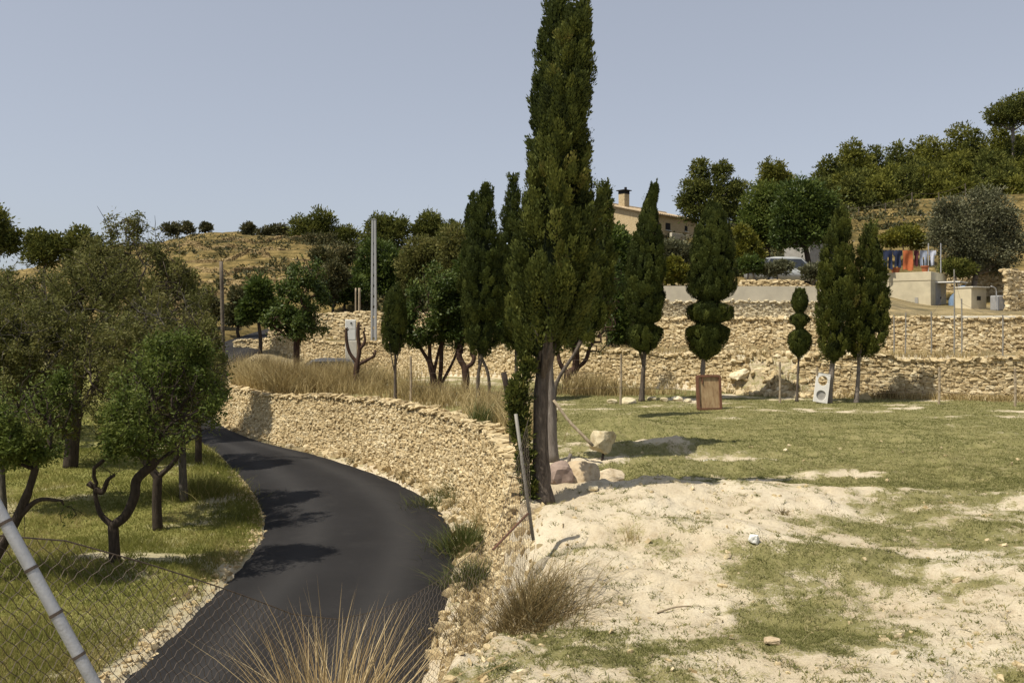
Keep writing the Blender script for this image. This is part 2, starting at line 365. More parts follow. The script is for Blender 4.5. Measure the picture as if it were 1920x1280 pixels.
TZ = np.array([
    [-3.7, -3.4, -3.0, -2.4, -1.2, 1.0, 3.0, 4, 3, 0, -5],
    [-3.7, -3.4, -3.0, -2.2, -0.6, 2.0, 5.5, 7.8, 6, 0, -5],
    [-3.7, -3.4, -2.8, -1.6, 0.6, 4.3, 9.0, 11.5, 10, 0, -5],
    [-3.6, -3.2, -2.2, -0.8, 1.2, 5.0, 10.2, 13.4, 12, 0, -5],
    [-3.0, -2.8, -2.0, -0.5, 1.6, 5.2, 10.0, 12.6, 11, 0, -5],
    [-2.2, -2.0, -1.2, 0.5, 1.7, 4.6, 9.0, 11.0, 10, 0, -5],
    [-2.2, -1.6, -0.6, 0.8, 2.2, 5.2, 9.0, 10.6, 10, 2, -5],
    [-1.0, -0.6, 0.2, 1.0, 2.8, 5.8, 9.0, 10.4, 11, 4, -5],
    [0.0, 1.35, 1.6, 2.4, 4.6, 7.6, 10.5, 13, 15, 8, -5],
    [0.0, 1.35, 1.7, 2.2, 4.6, 8.8, 12.2, 15, 18, 10, -5],
    [0.0, 1.0, 1.2, 1.8, 4.8, 10.4, 14.5, 18, 22, 12, -5],
    [0.0, .3, .6, 1.0, 5.2, 11.6, 17, 21.5, 27, 14, -5],
    [0.0, .2, .5, 1.2, 5.6, 12.0, 18.5, 24.5, 31, 16, -5],
    [0.0, .3, .8, 2.0, 6.0, 13.0, 20, 27, 36, 18, -5]])
def table(x, y):
    yy = np.maximum(y, 8.0); px = 960 + FOC * x / yy
    fi = np.interp(px, TP, np.arange(len(TP))); fj = np.interp(yy, TD, np.arange(len(TD)))
    i0 = np.clip(np.floor(fi).astype(int), 0, len(TP) - 2); j0 = np.clip(np.floor(fj).astype(int), 0, len(TD) - 2)
    u = fi - i0; v_ = fj - j0; u = u * u * (3 - 2 * u)
    return (TZ[i0, j0] * (1 - u) + TZ[i0 + 1, j0] * u) * (1 - v_) + (TZ[i0, j0 + 1] * (1 - u) + TZ[i0 + 1, j0 + 1] * u) * v_
def lipd(y): return np.interp(y, [-5, 2, 5.2, 6.3, 7.3, 9.8, 12, 15, 20, 25, 28, 32.5, 35, 40], [1.3, 1.0, .80, .9, 1.3, 1.4, 1.15, 1.0, .95, .85, .75, .75, 1.5, 4.5])
def gb(x, y, cx, cy, rx, ry): return np.exp(-(((x - cx) / rx) ** 2 + ((y - cy) / ry) ** 2))
def terrain(x, y, full=False):
    shp = np.shape(x); x = np.asarray(x, float).ravel(); y = np.asarray(y, float).ravel()
    dR, nyR = pdist(x, y, Rc); dL, nyL = pdist(x, y, Lc)
    rz = roadz(nyR)
    # upper side
    zf = np.full_like(x, -2.2)
    zf -= .28 * ss((-x - 3) / 5) * ss((y - 19) / 8) + .65 * gb(x, y, -8.6, 38, 4.5, 3.5)
    nz = fbm(x * .55, y * .55, 4, 3) - .5; nz2 = fbm(x * 3.1, y * 3.1, 4, 9) - .5
    near = 1 - ss((y - 16) / 6)
    und = nz * (.10 + .22 * near) + nz2 * (.025 + .07 * near) + (fbm(x * 8, y * 8, 3, 13) - .5) * .035 * near - .05 * near * ss((fbm(x * .9 + 4, y * 1.6, 4, 15) - .52) / .05)
    und += .30 * gb(x, y, 2.3, 17.6, 1.0, .5) + .16 * gb(x, y, 2.7, 14.5, .8, .3) + .12 * gb(x, y, 2.2, 15.7, .8, .28) + .12 * gb(x, y, 3.6, 15.0, 1.4, .5) + .16 * gb(x, y, 1.9, 11.0, 1.7, .75) + .12 * gb(x, y, 2.4, 13.2, 1.5, .4)
    und += (fbm(x * 1.5 + 9, y * 1.3, 4, 27) - .5) * .34 * np.exp(-((dR - 1.3) / .8) ** 2) * (1 - ss((y - 10) / 2))
    # the sandy brow in front of the tree, stepping down towards the camera
    brow = ss((y - (8.55 + .35 * np.sin(x * 1.3) - .22 * (x - 1))) / .55)
    und += (brow - 1) * .16 * (1 - ss((x - 3.2) / 2)) * ss((y - 2) / 3)
    und -= .10 * gb(x, y, 2.2, 7.3, 1.6, .5)
    und += .42 * ss((5.0 - y) / 4)
    zf = zf + und
    y1 = np.interp(x, *Y1); y2 = np.interp(x, *Y2); y3 = np.interp(x, *Y3)
    brk = gb(x, 0, 8.0, 0, .8, 1) # the collapsed piece of the lowest wall
    zt = zf + (-1.05 - zf) * ss((y - y1 + .0 + brk * 1.0) / (.25 + brk * 1.4))
    zt = zt + 1.1 * ss((y - y2) / .25)
    zt = zt + 1.3 * ss((y - y3) / .25) * ss((x - 2) / 3) * (1 - ss((x - 13.2) / 1.0))
    tb = table(x, y)
    wt = ss((y - y2 - 3) / 11)
    zt = zt * (1 - wt) + tb * wt
    # right of the road: bank or wall foot, then the lip
    lip = lipd(nyR); foot = np.minimum(.42, lip * .5)
    wl_ = ss((nyR - 11) / 1.5) * (1 - ss((nyR - 31.5) / 3)); st_ = foot + (lip - .12 - foot) * wl_; k = ss((dR - st_) / np.maximum(lip - st_, .12))
    rough = (fbm(x * 2.2 + 5, y * 2.2, 4, 21) - .5) * .60 * np.clip(1 - np.abs(2 * k - 1), 0, 1) * (1 - ss((nyR - 11) / 2))
    zr = rz - .02 + np.minimum(np.clip(dR, 0, None), foot) * .25 + (zt - rz - .02 - foot * .25) * k + rough
    # left of the road
    zo = roadz(nyL) + .03 + .13 * ss(dL / .7) + np.clip(dL, 0, 12) * .008 + (fbm(x * .4, y * .4, 4, 31) - .5) * .3 * ss(dL / 1.5)
    zo += (fbm(x * 2.4, y * 2.4, 3, 33) - .5) * .05 * ss(dL / .4)
    wo_ = ss((y - 34) / 24); zo = zo * (1 - wo_) + tb * wo_
    gm_ = gb(x, y, -.80, 3.8, .55, .7); zr = zr * (1 - gm_) + np.maximum(zr, -2.10) * gm_
    on = (dR < 0) & (dL > 0)          # dL is + on the right of the left edge
    lft = dL < 0
    z = np.where(lft, 0, zr)
    dl2 = -dL
    zo = roadz(nyL) + .02 + .14 * ss(dl2 / .7) + np.clip(dl2, 0, 12) * .008 + ((fbm(x * .4, y * .4, 4, 31) - .5) * .3) * ss(dl2 / 1.5) + ((fbm(x * 2.4, y * 2.4, 3, 33) - .5) * .05) * ss(dl2 / .4)
    zo = zo * (1 - wo_ * ss(dl2 / 3)) + tb * wo_ * ss(dl2 / 3)
    z = np.where(lft, zo, z)
    z = np.where(on, rz - .05, z)
    fade = ss((y - 56) / 5); z = z * (1 - fade) + tb * fade
    # old terraces on the far hillsides
    hz = z; q = 1.45; fr = hz / q - np.floor(hz / q); st = np.floor(hz / q) * q + q * ss((fr - .62) / .38)
    kh = ss((y - 62) / 12) * .92 * (1 - ss((y - 300) / 100))
    z = z * (1 - kh) + st * kh + kh * (fbm(x * .25, y * .25, 3, 41) - .5) * 1.0
    if not full: return z.reshape(shp)
    return z.reshape(shp), dict(dR=dR, dL=dL, on=on, lft=lft, k=k, nyR=nyR, nyL=nyL)
def gz(x, y): return float(terrain(np.array([x]), np.array([y]))[0])
def GP(px, d, dz=0.0):
    x = (px - 960) / FOC * d; return np.array([x, d, gz(x, d) + dz])
def onfield(px, py, z=-2.2):
    d = -z * FOC / (py - HOR); return (px - 960) / FOC * d, d
def green_mask(x, y):
    """0 bare sand .. 1 grass, on the field above the wall"""
    x = np.asarray(x, float); y = np.asarray(y, float)
    n = fbm(x * .8 + 3, y * 1.25, 5, 51); n2 = fbm(x * 2.6, y * 3.4, 3, 57)
    base = -.17 + .42 * ss((y - 11.0 + .55 * np.clip(x - 3.8, -3, 4)) / 4.0) 
    g = base + (n - .5) * 1.5 + (n2 - .5) * .75 + (fbm(x * .45 + 8, y * 2.4, 4, 59) - .5) * .75
    for (px, py, rx, ry, a) in [(1370, 1125, 1.35, .45, .50), (1250, 1175, .8, .35, .35), (1130, 1260, .6, .35, .45), (1330, 1265, .55, .25, .4), (1640, 1262, .7, .3, .42), (1480, 1110, .5, .3, .35), (1800, 1190, .7, .25, .3),
                                (1730, 985, 1.2, .3, .3), (1800, 1045, 1.0, .3, .32), (1560, 1020, .7, .25, .22), (1700, 850, 5, 3.5, .30), (1500, 800, 5, 4, .32), (1850, 900, 2.5, 1.2, .25)]:
        cx, cy = onfield(px, py); g = g + a * gb(x, y, cx, cy, rx, ry)
    for (px, py, rx, ry, a) in [(1180, 790, 1.0, .6, .6), (1230, 930, 1.6, 1.0, .55), (1270, 840, 1.2, .5, .42), (1330, 855, .9, .4, .3), (1620, 1080, 1.0, .35, .3), (1500, 1180, .9, .25, .25), (1850, 1120, .9, .3, .25), (1100, 1000, 1.3, .9, .4), (1190, 815, 1.2, .5, .35), (1120, 1060, .7, .5, .35), (1560, 850, 1.2, .25, .3), (1650, 880, 1.0, .2, .3), (1590, 925, 1.0, .2, .3), (1850, 1000, .8, .25, .2), (1700, 1180, .6, .2, .3), (1400, 895, 1.3, .4, .35), (1350,985,.9,.3,.3)]:
        cx, cy = onfield(px, py); g = g - a * gb(x, y, cx, cy, rx, ry)
    return np.clip(.5 + g * .9, 0, 1)
def turf_mask(x, y, dl2):
    t_ = .95 - .6 * (1 - ss((dl2 - .02 - .22 * fbm(x * 1.4, y * 1.4, 3, 63)) / .25)) * (1 - ss((y - 12.5) / 3))
    t_ = t_ - .5 * ss((fbm(x * .7, y * .9, 4, 67) - .62) / .12)
    for (px, py, z_, rx, ry, a) in [(425, 930, -3.75, .35, 1.1, .9), (230, 1180, -3.7, .5, .8, .4), (280, 1010, -3.7, .9, .4, .25), (90, 1045, -3.7, 1.2, .35, .3)]:
        cx, cy = onfield(px, py, z_); t_ = t_ - a * gb(x, y, cx, cy, rx, ry)
    return np.clip(t_, 0, 1)

rows = list(np.linspace(-14, 2, 34)); y = 2.0
while y < 900:
    y += .05 if y < 7 else (.0070 * y if y < 140 else .035 * y); rows.append(y)
rows = np.array(rows); nc = 540
tcol = np.linspace(-1, 1, nc); u = tcol * (.5 + .5 * tcol ** 2)
HW = 12 + .85 * np.maximum(rows, 0)
X = u[None] * HW[:, None]; Yg = np.repeat(rows[:, None], nc, 1)
Z, info = terrain(X, Yg, True)
nr = len(rows); V = np.stack([X, Yg, Z], -1).reshape(-1, 3)
ii = np.arange(nr - 1)[:, None] * nc + np.arange(nc - 1)[None]
F = np.stack([ii, ii + 1, ii + nc + 1, ii + nc], -1).reshape(-1, 4)
mb = MB(); mb.add(V, F); ground = mb.build('ground', M['ground'], smooth=True); tag(ground, kind='structure')
xf, yf = X.ravel(), Yg.ravel()
gm = green_mask(xf, yf); k = info['k']
gm = gm * ss((k - .75) / .25)                                  # the bank itself is bare
gm = np.maximum(gm, (info['dR'] > 0) * (info['dR'] < .8) * (info['nyR'] > 11) * .45 * ss((fbm(xf * 1.2, yf * 1.2, 3, 71) - .35) / .2) * (yf < 33))
y1v = np.interp(xf, *Y1)
gm = np.where((yf > y1v - .7) & ~info['lft'], .25 + .5 * (fbm(xf * .5, yf * .5, 3, 73) - .3), gm)
tm = np.where(info['lft'], turf_mask(xf, yf, -info['dL']), 0)
hm = ss((yf - 40) / 8) * np.where(info['lft'], 1, 1.0); hm = np.maximum(hm, ss((yf - y1v - 1) / 2) * .8 * (~info['lft']))
hm = np.maximum(hm, .75 * ss((-xf - 4) / 2) * ss((yf - 22) / 3) * (~info['lft']))
for nm_, arr in (('green', gm), ('turf', tm), ('hill', hm)):
    a_ = ground.data.attributes.new(nm_, 'FLOAT', 'POINT'); a_.data.foreach_set('value', np.asarray(arr, np.float32))

# road ----------------------------------------------------------------
nR = 420; Ra = resample(Rc, nR); La = resample(Lc, nR); nx = 22
mb = MB(); rng = np.random.default_rng(5)
s_ = np.linspace(0, 1, nx); P = []
for i in range(nR):
    r_ = Ra[i] + (vn2(np.array([i * .9]), np.array([.3]), 7)[0] - .5) * np.array([.09, 0]); l_ = La[i] + (vn2(np.array([i * .9]), np.array([9.3]), 8)[0] - .5) * np.array([.10, 0])
    xy = l_[None] * (1 - s_[:, None]) + r_[None] * s_[:, None]
    crown = .05 * (1 - (2 * s_ - 1) ** 2)
    zz = roadz(xy[:, 1]) + crown + .012; zz[0] -= .05; zz[-1] -= .05
    P.append(np.c_[xy, zz])
P = np.array(P); ii = np.arange(nR - 1)[:, None] * nx + np.arange(nx - 1)[None]
F = np.stack([ii, ii + 1, ii + nx + 1, ii + nx], -1).reshape(-1, 4)
trk = np.exp(-((s_ - .27) / .09) ** 2) + np.exp(-((s_ - .73) / .09) ** 2)
mb.add(P.reshape(-1, 3), F, np.tile(trk, nR)); road = mb.build('road', M['asphalt'], smooth=True); tag(road, kind='structure')

# ------------------------------------------------------------------ dry stone walls
def _stone_template():
    V = []; idx = {}
    for i in range(3):
        for j in range(3):
            for k_ in range(3):
                if (i, j, k_) == (1, 1, 1): continue
                idx[(i, j, k_)] = len(V); v_ = np.array([i - 1., j - 1., k_ - 1.]); V.append(v_ * .62 + v_ / np.linalg.norm(v_) * .42)
    F = []
    for ax in range(3):
        for sd in (0, 2):
            o = [a for a in range(3) if a != ax]
            for p in range(2):
                for q in range(2):
                    def key(a, b_):
                        kk = [0, 0, 0]; kk[ax] = sd; kk[o[0]] = a; kk[o[1]] = b_; return idx[tuple(kk)]
                    f = [key(p, q), key(p + 1, q), key(p + 1, q + 1), key(p, q + 1)]
                    if (sd == 2) == (ax == 1): f = f[::-1]
                    F.append(f)
    return np.array(V), np.array(F)
STV, STF = _stone_template()
def add_stones(mb, Cn, S, Rm, rng, rnd, jit=.13):
    """Cn centres (n,3), S half sizes (n,3), Rm rotation (n,3,3)"""
    n = len(Cn)
    if n == 0: return
    V = STV[None] + rng.normal(0, jit, (n, len(STV), 3)); V = V * S[:, None]
    V = np.einsum('nij,nkj->nki', Rm, V) + Cn[:, None]
    F = STF[None] + (np.arange(n) * len(STV))[:, None, None]
    mb.add(V.reshape(-1, 3), F.reshape(-1, 4), np.repeat(rnd, len(STV)))
def frames(tan, nor, rng, amt=.18):
    n = len(tan); T = np.c_[tan, np.zeros(n)]; Nn = np.c_[nor, np.zeros(n)]; Zz = np.tile([0., 0, 1], (n, 1))
    a = rng.normal(0, amt, n); b_ = rng.normal(0, amt, n)
    X_ = T * np.cos(a)[:, None] + Zz * np.sin(a)[:, None]; Z_ = -T * np.sin(a)[:, None] + Zz * np.cos(a)[:, None]
    Y_ = Nn * np.cos(b_)[:, None] + Z_ * np.sin(b_)[:, None]; Z2 = -Nn * np.sin(b_)[:, None] + Z_ * np.cos(b_)[:, None]
    return np.stack([X_, Y_, Z2], -1)
def stone_wall(name, label, path, top, size=.2, batter=.2, side=1, mat='stone', seed=1, cap=None, bot=None, ragged=.08, group=None, gap=None):
    """path: foot of the wall in plan; top(x,y) its top height; the wall leans back to the side away from its face"""
    rng = np.random.default_rng(seed); path = resample(path, max(8, int(np.sum(np.linalg.norm(np.diff(np.asarray(path, float), axis=0), axis=1)) / .1)))
    tan = unit(np.gradient(path, axis=0)); nor = np.stack([tan[:, 1], -tan[:, 0]], 1) * side      # faces outwards
    L = np.r_[0, np.cumsum(np.linalg.norm(np.diff(path, axis=0), axis=1))]
    fx = path + nor * .12
    zb = terrain(fx[:, 0], fx[:, 1]) - .12 if bot is None else np.array([bot(*p) for p in path]); ztp = np.array([top(*p) for p in path])
    ztp = ztp + (fbm(L * 1.2, L * 0 + seed, 3, seed) - .5) * 2 * ragged
    mb = MB()
    n = len(path); back = path - nor * .07                      # the packed core behind the face stones
    h_ = ztp - zb
    A = np.c_[back, zb]; B = np.c_[back - nor * batter, ztp - .05]; Cb = np.c_[back - nor * (batter + .35), ztp - .06]
    VV = np.stack([A, B, Cb], 1).reshape(-1, 3); q = np.arange(n - 1)[:, None] * 3
    FF = np.concatenate([np.c_[q, q + 3, q + 4, q + 1], np.c_[q + 1, q + 4, q + 5, q + 2]]); mb.add(VV, FF, .45)
    z0 = zb.min(); cs = []; sz = []; tt = []; nn = []
    zc = z0
    while zc < ztp.max():
        ch = size * rng.uniform(.48, .8); l = rng.uniform(-.2, 0)
        while l < L[-1]:
            wd = size * rng.uniform(.65, 1.6); lm = l + wd / 2
            x_ = np.interp(lm, L, path[:, 0]); y_ = np.interp(lm, L, path[:, 1]); zt_ = np.interp(lm, L, ztp); zb_ = np.interp(lm, L, zb)
            zz = zc + ch / 2 + rng.normal(0, size * .10)
            if zb_ - .1 < zz < zt_ + .02 and not (gap and gap(x_, y_, zz)):
                tx = np.interp(lm, L, tan[:, 0]); ty = np.interp(lm, L, tan[:, 1]); nx_ = np.array([ty, -tx]) * side
                f = (zz - zb_) / max(zt_ - zb_, .1)
                cc = np.array([x_, y_]) - nx_ * (batter * f - .0) + nx_ * rng.normal(0, .016)
                cs.append((cc[0], cc[1], zz)); sz.append((wd * .53, size * rng.uniform(.45, .65), ch * .60 * rng.uniform(.85, 1.15))); tt.append((tx, ty)); nn.append(nx_)
            l += wd
        zc += ch
    # coping stones
    l = 0
    while l < L[-1]:
        wd = size * rng.uniform(.8, 1.9); lm = l + wd / 2
        x_ = np.interp(lm, L, path[:, 0]); y_ = np.interp(lm, L, path[:, 1]); zt_ = np.interp(lm, L, ztp)
        tx = np.interp(lm, L, tan[:, 0]); ty = np.interp(lm, L, tan[:, 1]); nx_ = np.array([ty, -tx]) * side
        if not (gap and gap(x_, y_, zt_)):
            for dp in (.02, .24):
                cc = np.array([x_, y_]) - nx_ * (batter + dp); cs.append((cc[0], cc[1], zt_ + rng.normal(0, .03))); sz.append((wd * .5, .15, size * rng.uniform(.25, .42))); tt.append((tx, ty)); nn.append(nx_)
        l += wd
    cs, sz, tt, nn = map(np.array, (cs, sz, tt, nn))
    add_stones(mb, cs, sz, frames(tt, nn, rng), rng, np.clip(.5 + rng.normal(0, .2, len(cs)) + (fbm(cs[:, 0] * .6, cs[:, 1] * .6 + cs[:, 2], 3, 5) - .5) * .5, 0, 1))
    mid = path[n // 2]; o = mb.build(name, M[mat], loc=(float(mid[0]), float(mid[1]), float(zb.mean())))
    tag(o, label, 'wall', group, 'thing'); return o
# roadside retaining wall along the bend
i0 = np.argmin(np.abs(Rc[:, 1] - 11.2)); i1 = np.argmin(np.abs(Rc[:, 1] - 33)); seg = Rc[i0:i1 + 1]
tg = unit(np.gradient(seg, axis=0)); nrm = np.stack([tg[:, 1], -tg[:, 0]], 1)
roadwall_path = seg + nrm * np.maximum(lipd(seg[:, 1]) - .55, .08)[:, None]
def rw_top(x, y): 
    d = lipd(y); q = np.array([x, y]); j = np.argmin(np.sum((Rc - q) ** 2, 1)); tgt = Rc[min(j + 1, len(Rc) - 1)] - Rc[j - 1]; tgt = tgt / np.linalg.norm(tgt); nn_ = np.array([tgt[1], -tgt[0]])
    p = q + nn_ * .75; e = float(ss(np.array([(y - 11.0) / 1.6]))[0]); return gz(*p) * e + (1 - e) * (gz(*q) + .5) + .03 
stone_wall('dry_stone_wall', 'long curving dry stone retaining wall beside the black road bend', roadwall_path, rw_top, .098, .38, -1, 'stone', 11, ragged=.06)
# lowest terrace wall at the back of the field
def xs(a, b_, n=40): return np.linspace(a, b_, n)
p1 = np.c_[xs(-15, 26, 90), np.interp(xs(-15, 26, 90), *Y1) - .02]
def brkf(x): return math.exp(-((x - 8.0) / .75) ** 2)
stone_wall('dry_stone_wall', 'lowest terrace wall of rough yellow stone behind the cypress row, part collapsed', p1, lambda x, y: (-1.06 + .10 * math.sin(x * .9)) - 1.05 * brkf(x), .125, .12, 1, 'stone', 12, ragged=.07)
p2 = np.c_[xs(5.2, 30, 70), np.interp(xs(5.2, 30, 70), *Y2) - .02]
stone_wall('dry_stone_wall', 'second terrace wall of yellow stone, white coping at its right end', p2, lambda x, y: .05, .115, .1, 1, 'stone', 13, ragged=.025)
p2b = np.c_[xs(-14, 1.5, 60), np.interp(xs(-14, 1.5, 60), *Y2) - .02]
stone_wall('dry_stone_wall', 'broken far stone wall behind the white meter cabinet and concrete pole', p2b, lambda x, y: .35, .22, .2, 1, 'stone', 14, ragged=.16)
p3 = np.c_[xs(4.6, 13.0, 40), np.interp(xs(4.6, 13.0, 40), *Y3) - .02]
w3 = stone_wall('terrace_wall', 'pale terrace wall with smooth concrete upper half behind the small topiary', p3, lambda x, y: .74, .11, .05, 1, 'stone_pale', 15, ragged=.02)
mb = MB(); n3 = len(p3); q3 = p3 + np.array([0, -.03]); r3 = p3 + np.array([0, .3])
V_ = np.concatenate([np.c_[q3, np.full(n3, .72)], np.c_[q3, np.full(n3, 1.36)], np.c_[r3, np.full(n3, 1.36)], np.c_[r3, np.full(n3, .72)]]); i = np.arange(n3 - 1)
mb.add(V_, np.concatenate([np.c_[k_ * n3 + i, k_ * n3 + i + 1, ((k_ + 1) % 4) * n3 + i + 1, ((k_ + 1) % 4) * n3 + i] for k_ in range(4)])); mb.add(V_[[0, n3, 2 * n3, 3 * n3, n3 - 1, 2 * n3 - 1, 3 * n3 - 1, 4 * n3 - 1]], [(0, 1, 2, 3), (7, 6, 5, 4)])
o = mb.build('concrete_band', M['concrete'], w3)
# coping of the second wall (right)
wall2 = [o for o in C.objects if o.get('label', '').startswith('second terrace')][0]
mb = MB(); pc = np.c_[xs(14.2, 30, 17), np.interp(xs(14.2, 30, 17), *Y2) + .16]
for a_, b_ in zip(pc[:-1], pc[1:]):
    c_ = (a_ + b_) / 2; d_ = b_ - a_; mb.box((c_[0], c_[1], .1), (np.linalg.norm(d_) - .012, .34, .07), math.atan2(d_[1], d_[0]), bev=.012)
mb.build('coping', M['cap'], wall2)
for q, (dd_, pa, pb_, nm_) in enumerate([(64, 330, 470, 'lowest'), (71, 320, 540, 'second from the bottom'), (79, 316, 585, 'third from the bottom'), (87, 312, 600, 'fourth from the bottom'), (96, 330, 610, 'second from the top'), (105, 340, 600, 'topmost')]):
    pp_ = []
    for px_ in np.linspace(pa, pb_, 14): e_ = dd_ + 2.2 * math.sin(px_ * .017 + q * 2.1) + 1.1 * math.sin(px_ * .05 + q); pp_.append(((px_ - 960) / FOC * e_, e_))
    stone_wall('hillside_wall', 'low dry stone terrace on the bald far hill, ' + nm_ + ' of six', pp_, lambda x, y: gz(x, y) + .32, .26, .2, 1, 'stone_hill', 300 + q, ragged=.16, group='dry stone terraces on the far hill')
# rubble heap where the wall has fallen
def boulder(name, label, c, size, mat='rock', seed=0, cat='boulder', group=None, rot=(0, 0, 0), flat=False, boxy=.6, n=3, smooth=False):
    import bmesh
    rng = np.random.default_rng(seed); bm = bmesh.new(); bmesh.ops.create_icosphere(bm, subdivisions=n, radius=1)
    V = np.array([v.co[:] for v in bm.verts])
    m_ = np.max(np.abs(V), axis=1, keepdims=True); V = V * (1 - boxy) + (V / m_) * boxy * .85
    for k_ in range(9):
        d_ = unit(rng.normal(0, 1, 3)); lim = rng.uniform(.62, .9); e = V @ d_ - lim; V = V - np.where(e > 0, e, 0)[:, None] * d_[None] * .9
    V = V * (1 + (vn3(V * 2.3 + seed, seed)[:, None] - .5) * .22 + (vn3(V * 7 + seed, seed + 3)[:, None] - .5) * .08)
    V = V * np.array(size) / 2
    R_ = np.array(Matrix.Rotation(rot[2], 3, 'Z') @ Matrix.Rotation(rot[1], 3, 'Y') @ Matrix.Rotation(rot[0], 3, 'X')); V = V @ R_.T
    for v, co in zip(bm.verts, V): v.co = co
    mb = MB(); mb.bm(bm, r=np.clip(.5 + rng.normal(0, .2), 0, 1)); o = mb.build(name, M[mat], smooth=smooth); o.location = [float(q) for q in c]
    return tag(o, label, cat, group)
rng = np.random.default_rng(77); mb = MB(); n = 190
xx = 8.0 + rng.normal(0, .75, n); y1_ = np.interp(xx, *Y1); yy = y1_ + rng.uniform(-1.15, .9, n)
zz = terrain(xx, yy); s3 = rng.uniform(.05, .13, (n, 3)) * np.array([1, 1, .7]); 
add_stones(mb, np.c_[xx, yy, zz + .04], s3, frames(unit(rng.normal(0, 1, (n, 2))), unit(rng.normal(0, 1, (n, 2))), rng, .6), rng, np.clip(rng.normal(.6, .2, n), 0, 1))
o = mb.build('rubble', M['stone'], loc=(8, 25.4, -2)); tag(o, 'heap of fallen stones spilling from the collapsed stretch of terrace wall', 'rubble', kind='stuff')
boulder('stone_slab', 'large pale flat slab resting on top of the collapsed wall', GP(1385, 26.6, .28) , (.80, .6, .3), 'stone_pale', 4, 'slab', rot=(0, -.35, .2))

# ------------------------------------------------------------------ plants
def add_leaves(mb, P, D, L, Wd, rng, rnd, nrm=None, nj=.45):
    """rhombic leaves: base P, direction D, length L, width Wd (arrays)"""
    n = len(P)
    if n == 0: return
    D = unit(D); S = unit(np.cross(D, rng.normal(0, 1, (n, 3)) if nrm is None else unit(nrm) + rng.normal(0, nj, (n, 3))))
    L = np.broadcast_to(L, (n,))[:, None]; Wd = np.broadcast_to(Wd, (n,))[:, None]
    V = np.stack([P, P + D * L * .5 + S * Wd * .5, P + D * L, P + D * L * .5 - S * Wd * .5], 1).reshape(-1, 3)
    F = np.arange(n * 4).reshape(n, 4); mb.add(V, F, np.repeat(np.broadcast_to(rnd, (n,)), 4))
def add_blades(mb, P, Hh, Wd, lean, rng, rnd, seg=1, az=None):
    """grass blades standing on P"""
    n = len(P)
    if n == 0: return
    if az is None: az = rng.uniform(0, 2 * np.pi, n)
    dx = np.c_[np.cos(az), np.sin(az), np.zeros(n)]; a2 = rng.uniform(0, 2 * np.pi, n); sx = np.c_[np.cos(a2), np.sin(a2), np.zeros(n)]
    Hh = np.broadcast_to(Hh, (n,))[:, None]; Wd = np.broadcast_to(Wd, (n,))[:, None]; lean = np.broadcast_to(lean, (n,))[:, None]
    up = np.array([0, 0, 1.])
    if seg == 1:
        V = np.stack([P - sx * Wd / 2, P + sx * Wd / 2, P + up * Hh + dx * lean * Hh], 1).reshape(-1, 3)
        mb.add(V, np.arange(3 * n).reshape(n, 3), np.repeat(rnd, 3)); return
    Vs = []
    for k in range(seg + 1):
        f = k / seg; c = P + up * Hh * (f - .25 * f * f * np.minimum(lean, 1.2)) + dx * lean * Hh * f ** 1.8; w_ = Wd * (1 - f) ** .7 * .5
        Vs += [c - sx * w_, c + sx * w_]
    V = np.stack(Vs, 1).reshape(-1, 3); m = 2 * (seg + 1); F = []
    for k in range(seg): F.append(np.arange(n)[:, None] * m + np.array([2 * k, 2 * k + 1, 2 * k + 3, 2 * k + 2])[None])
    mb.add(V, np.concatenate(F), np.repeat(rnd, m))

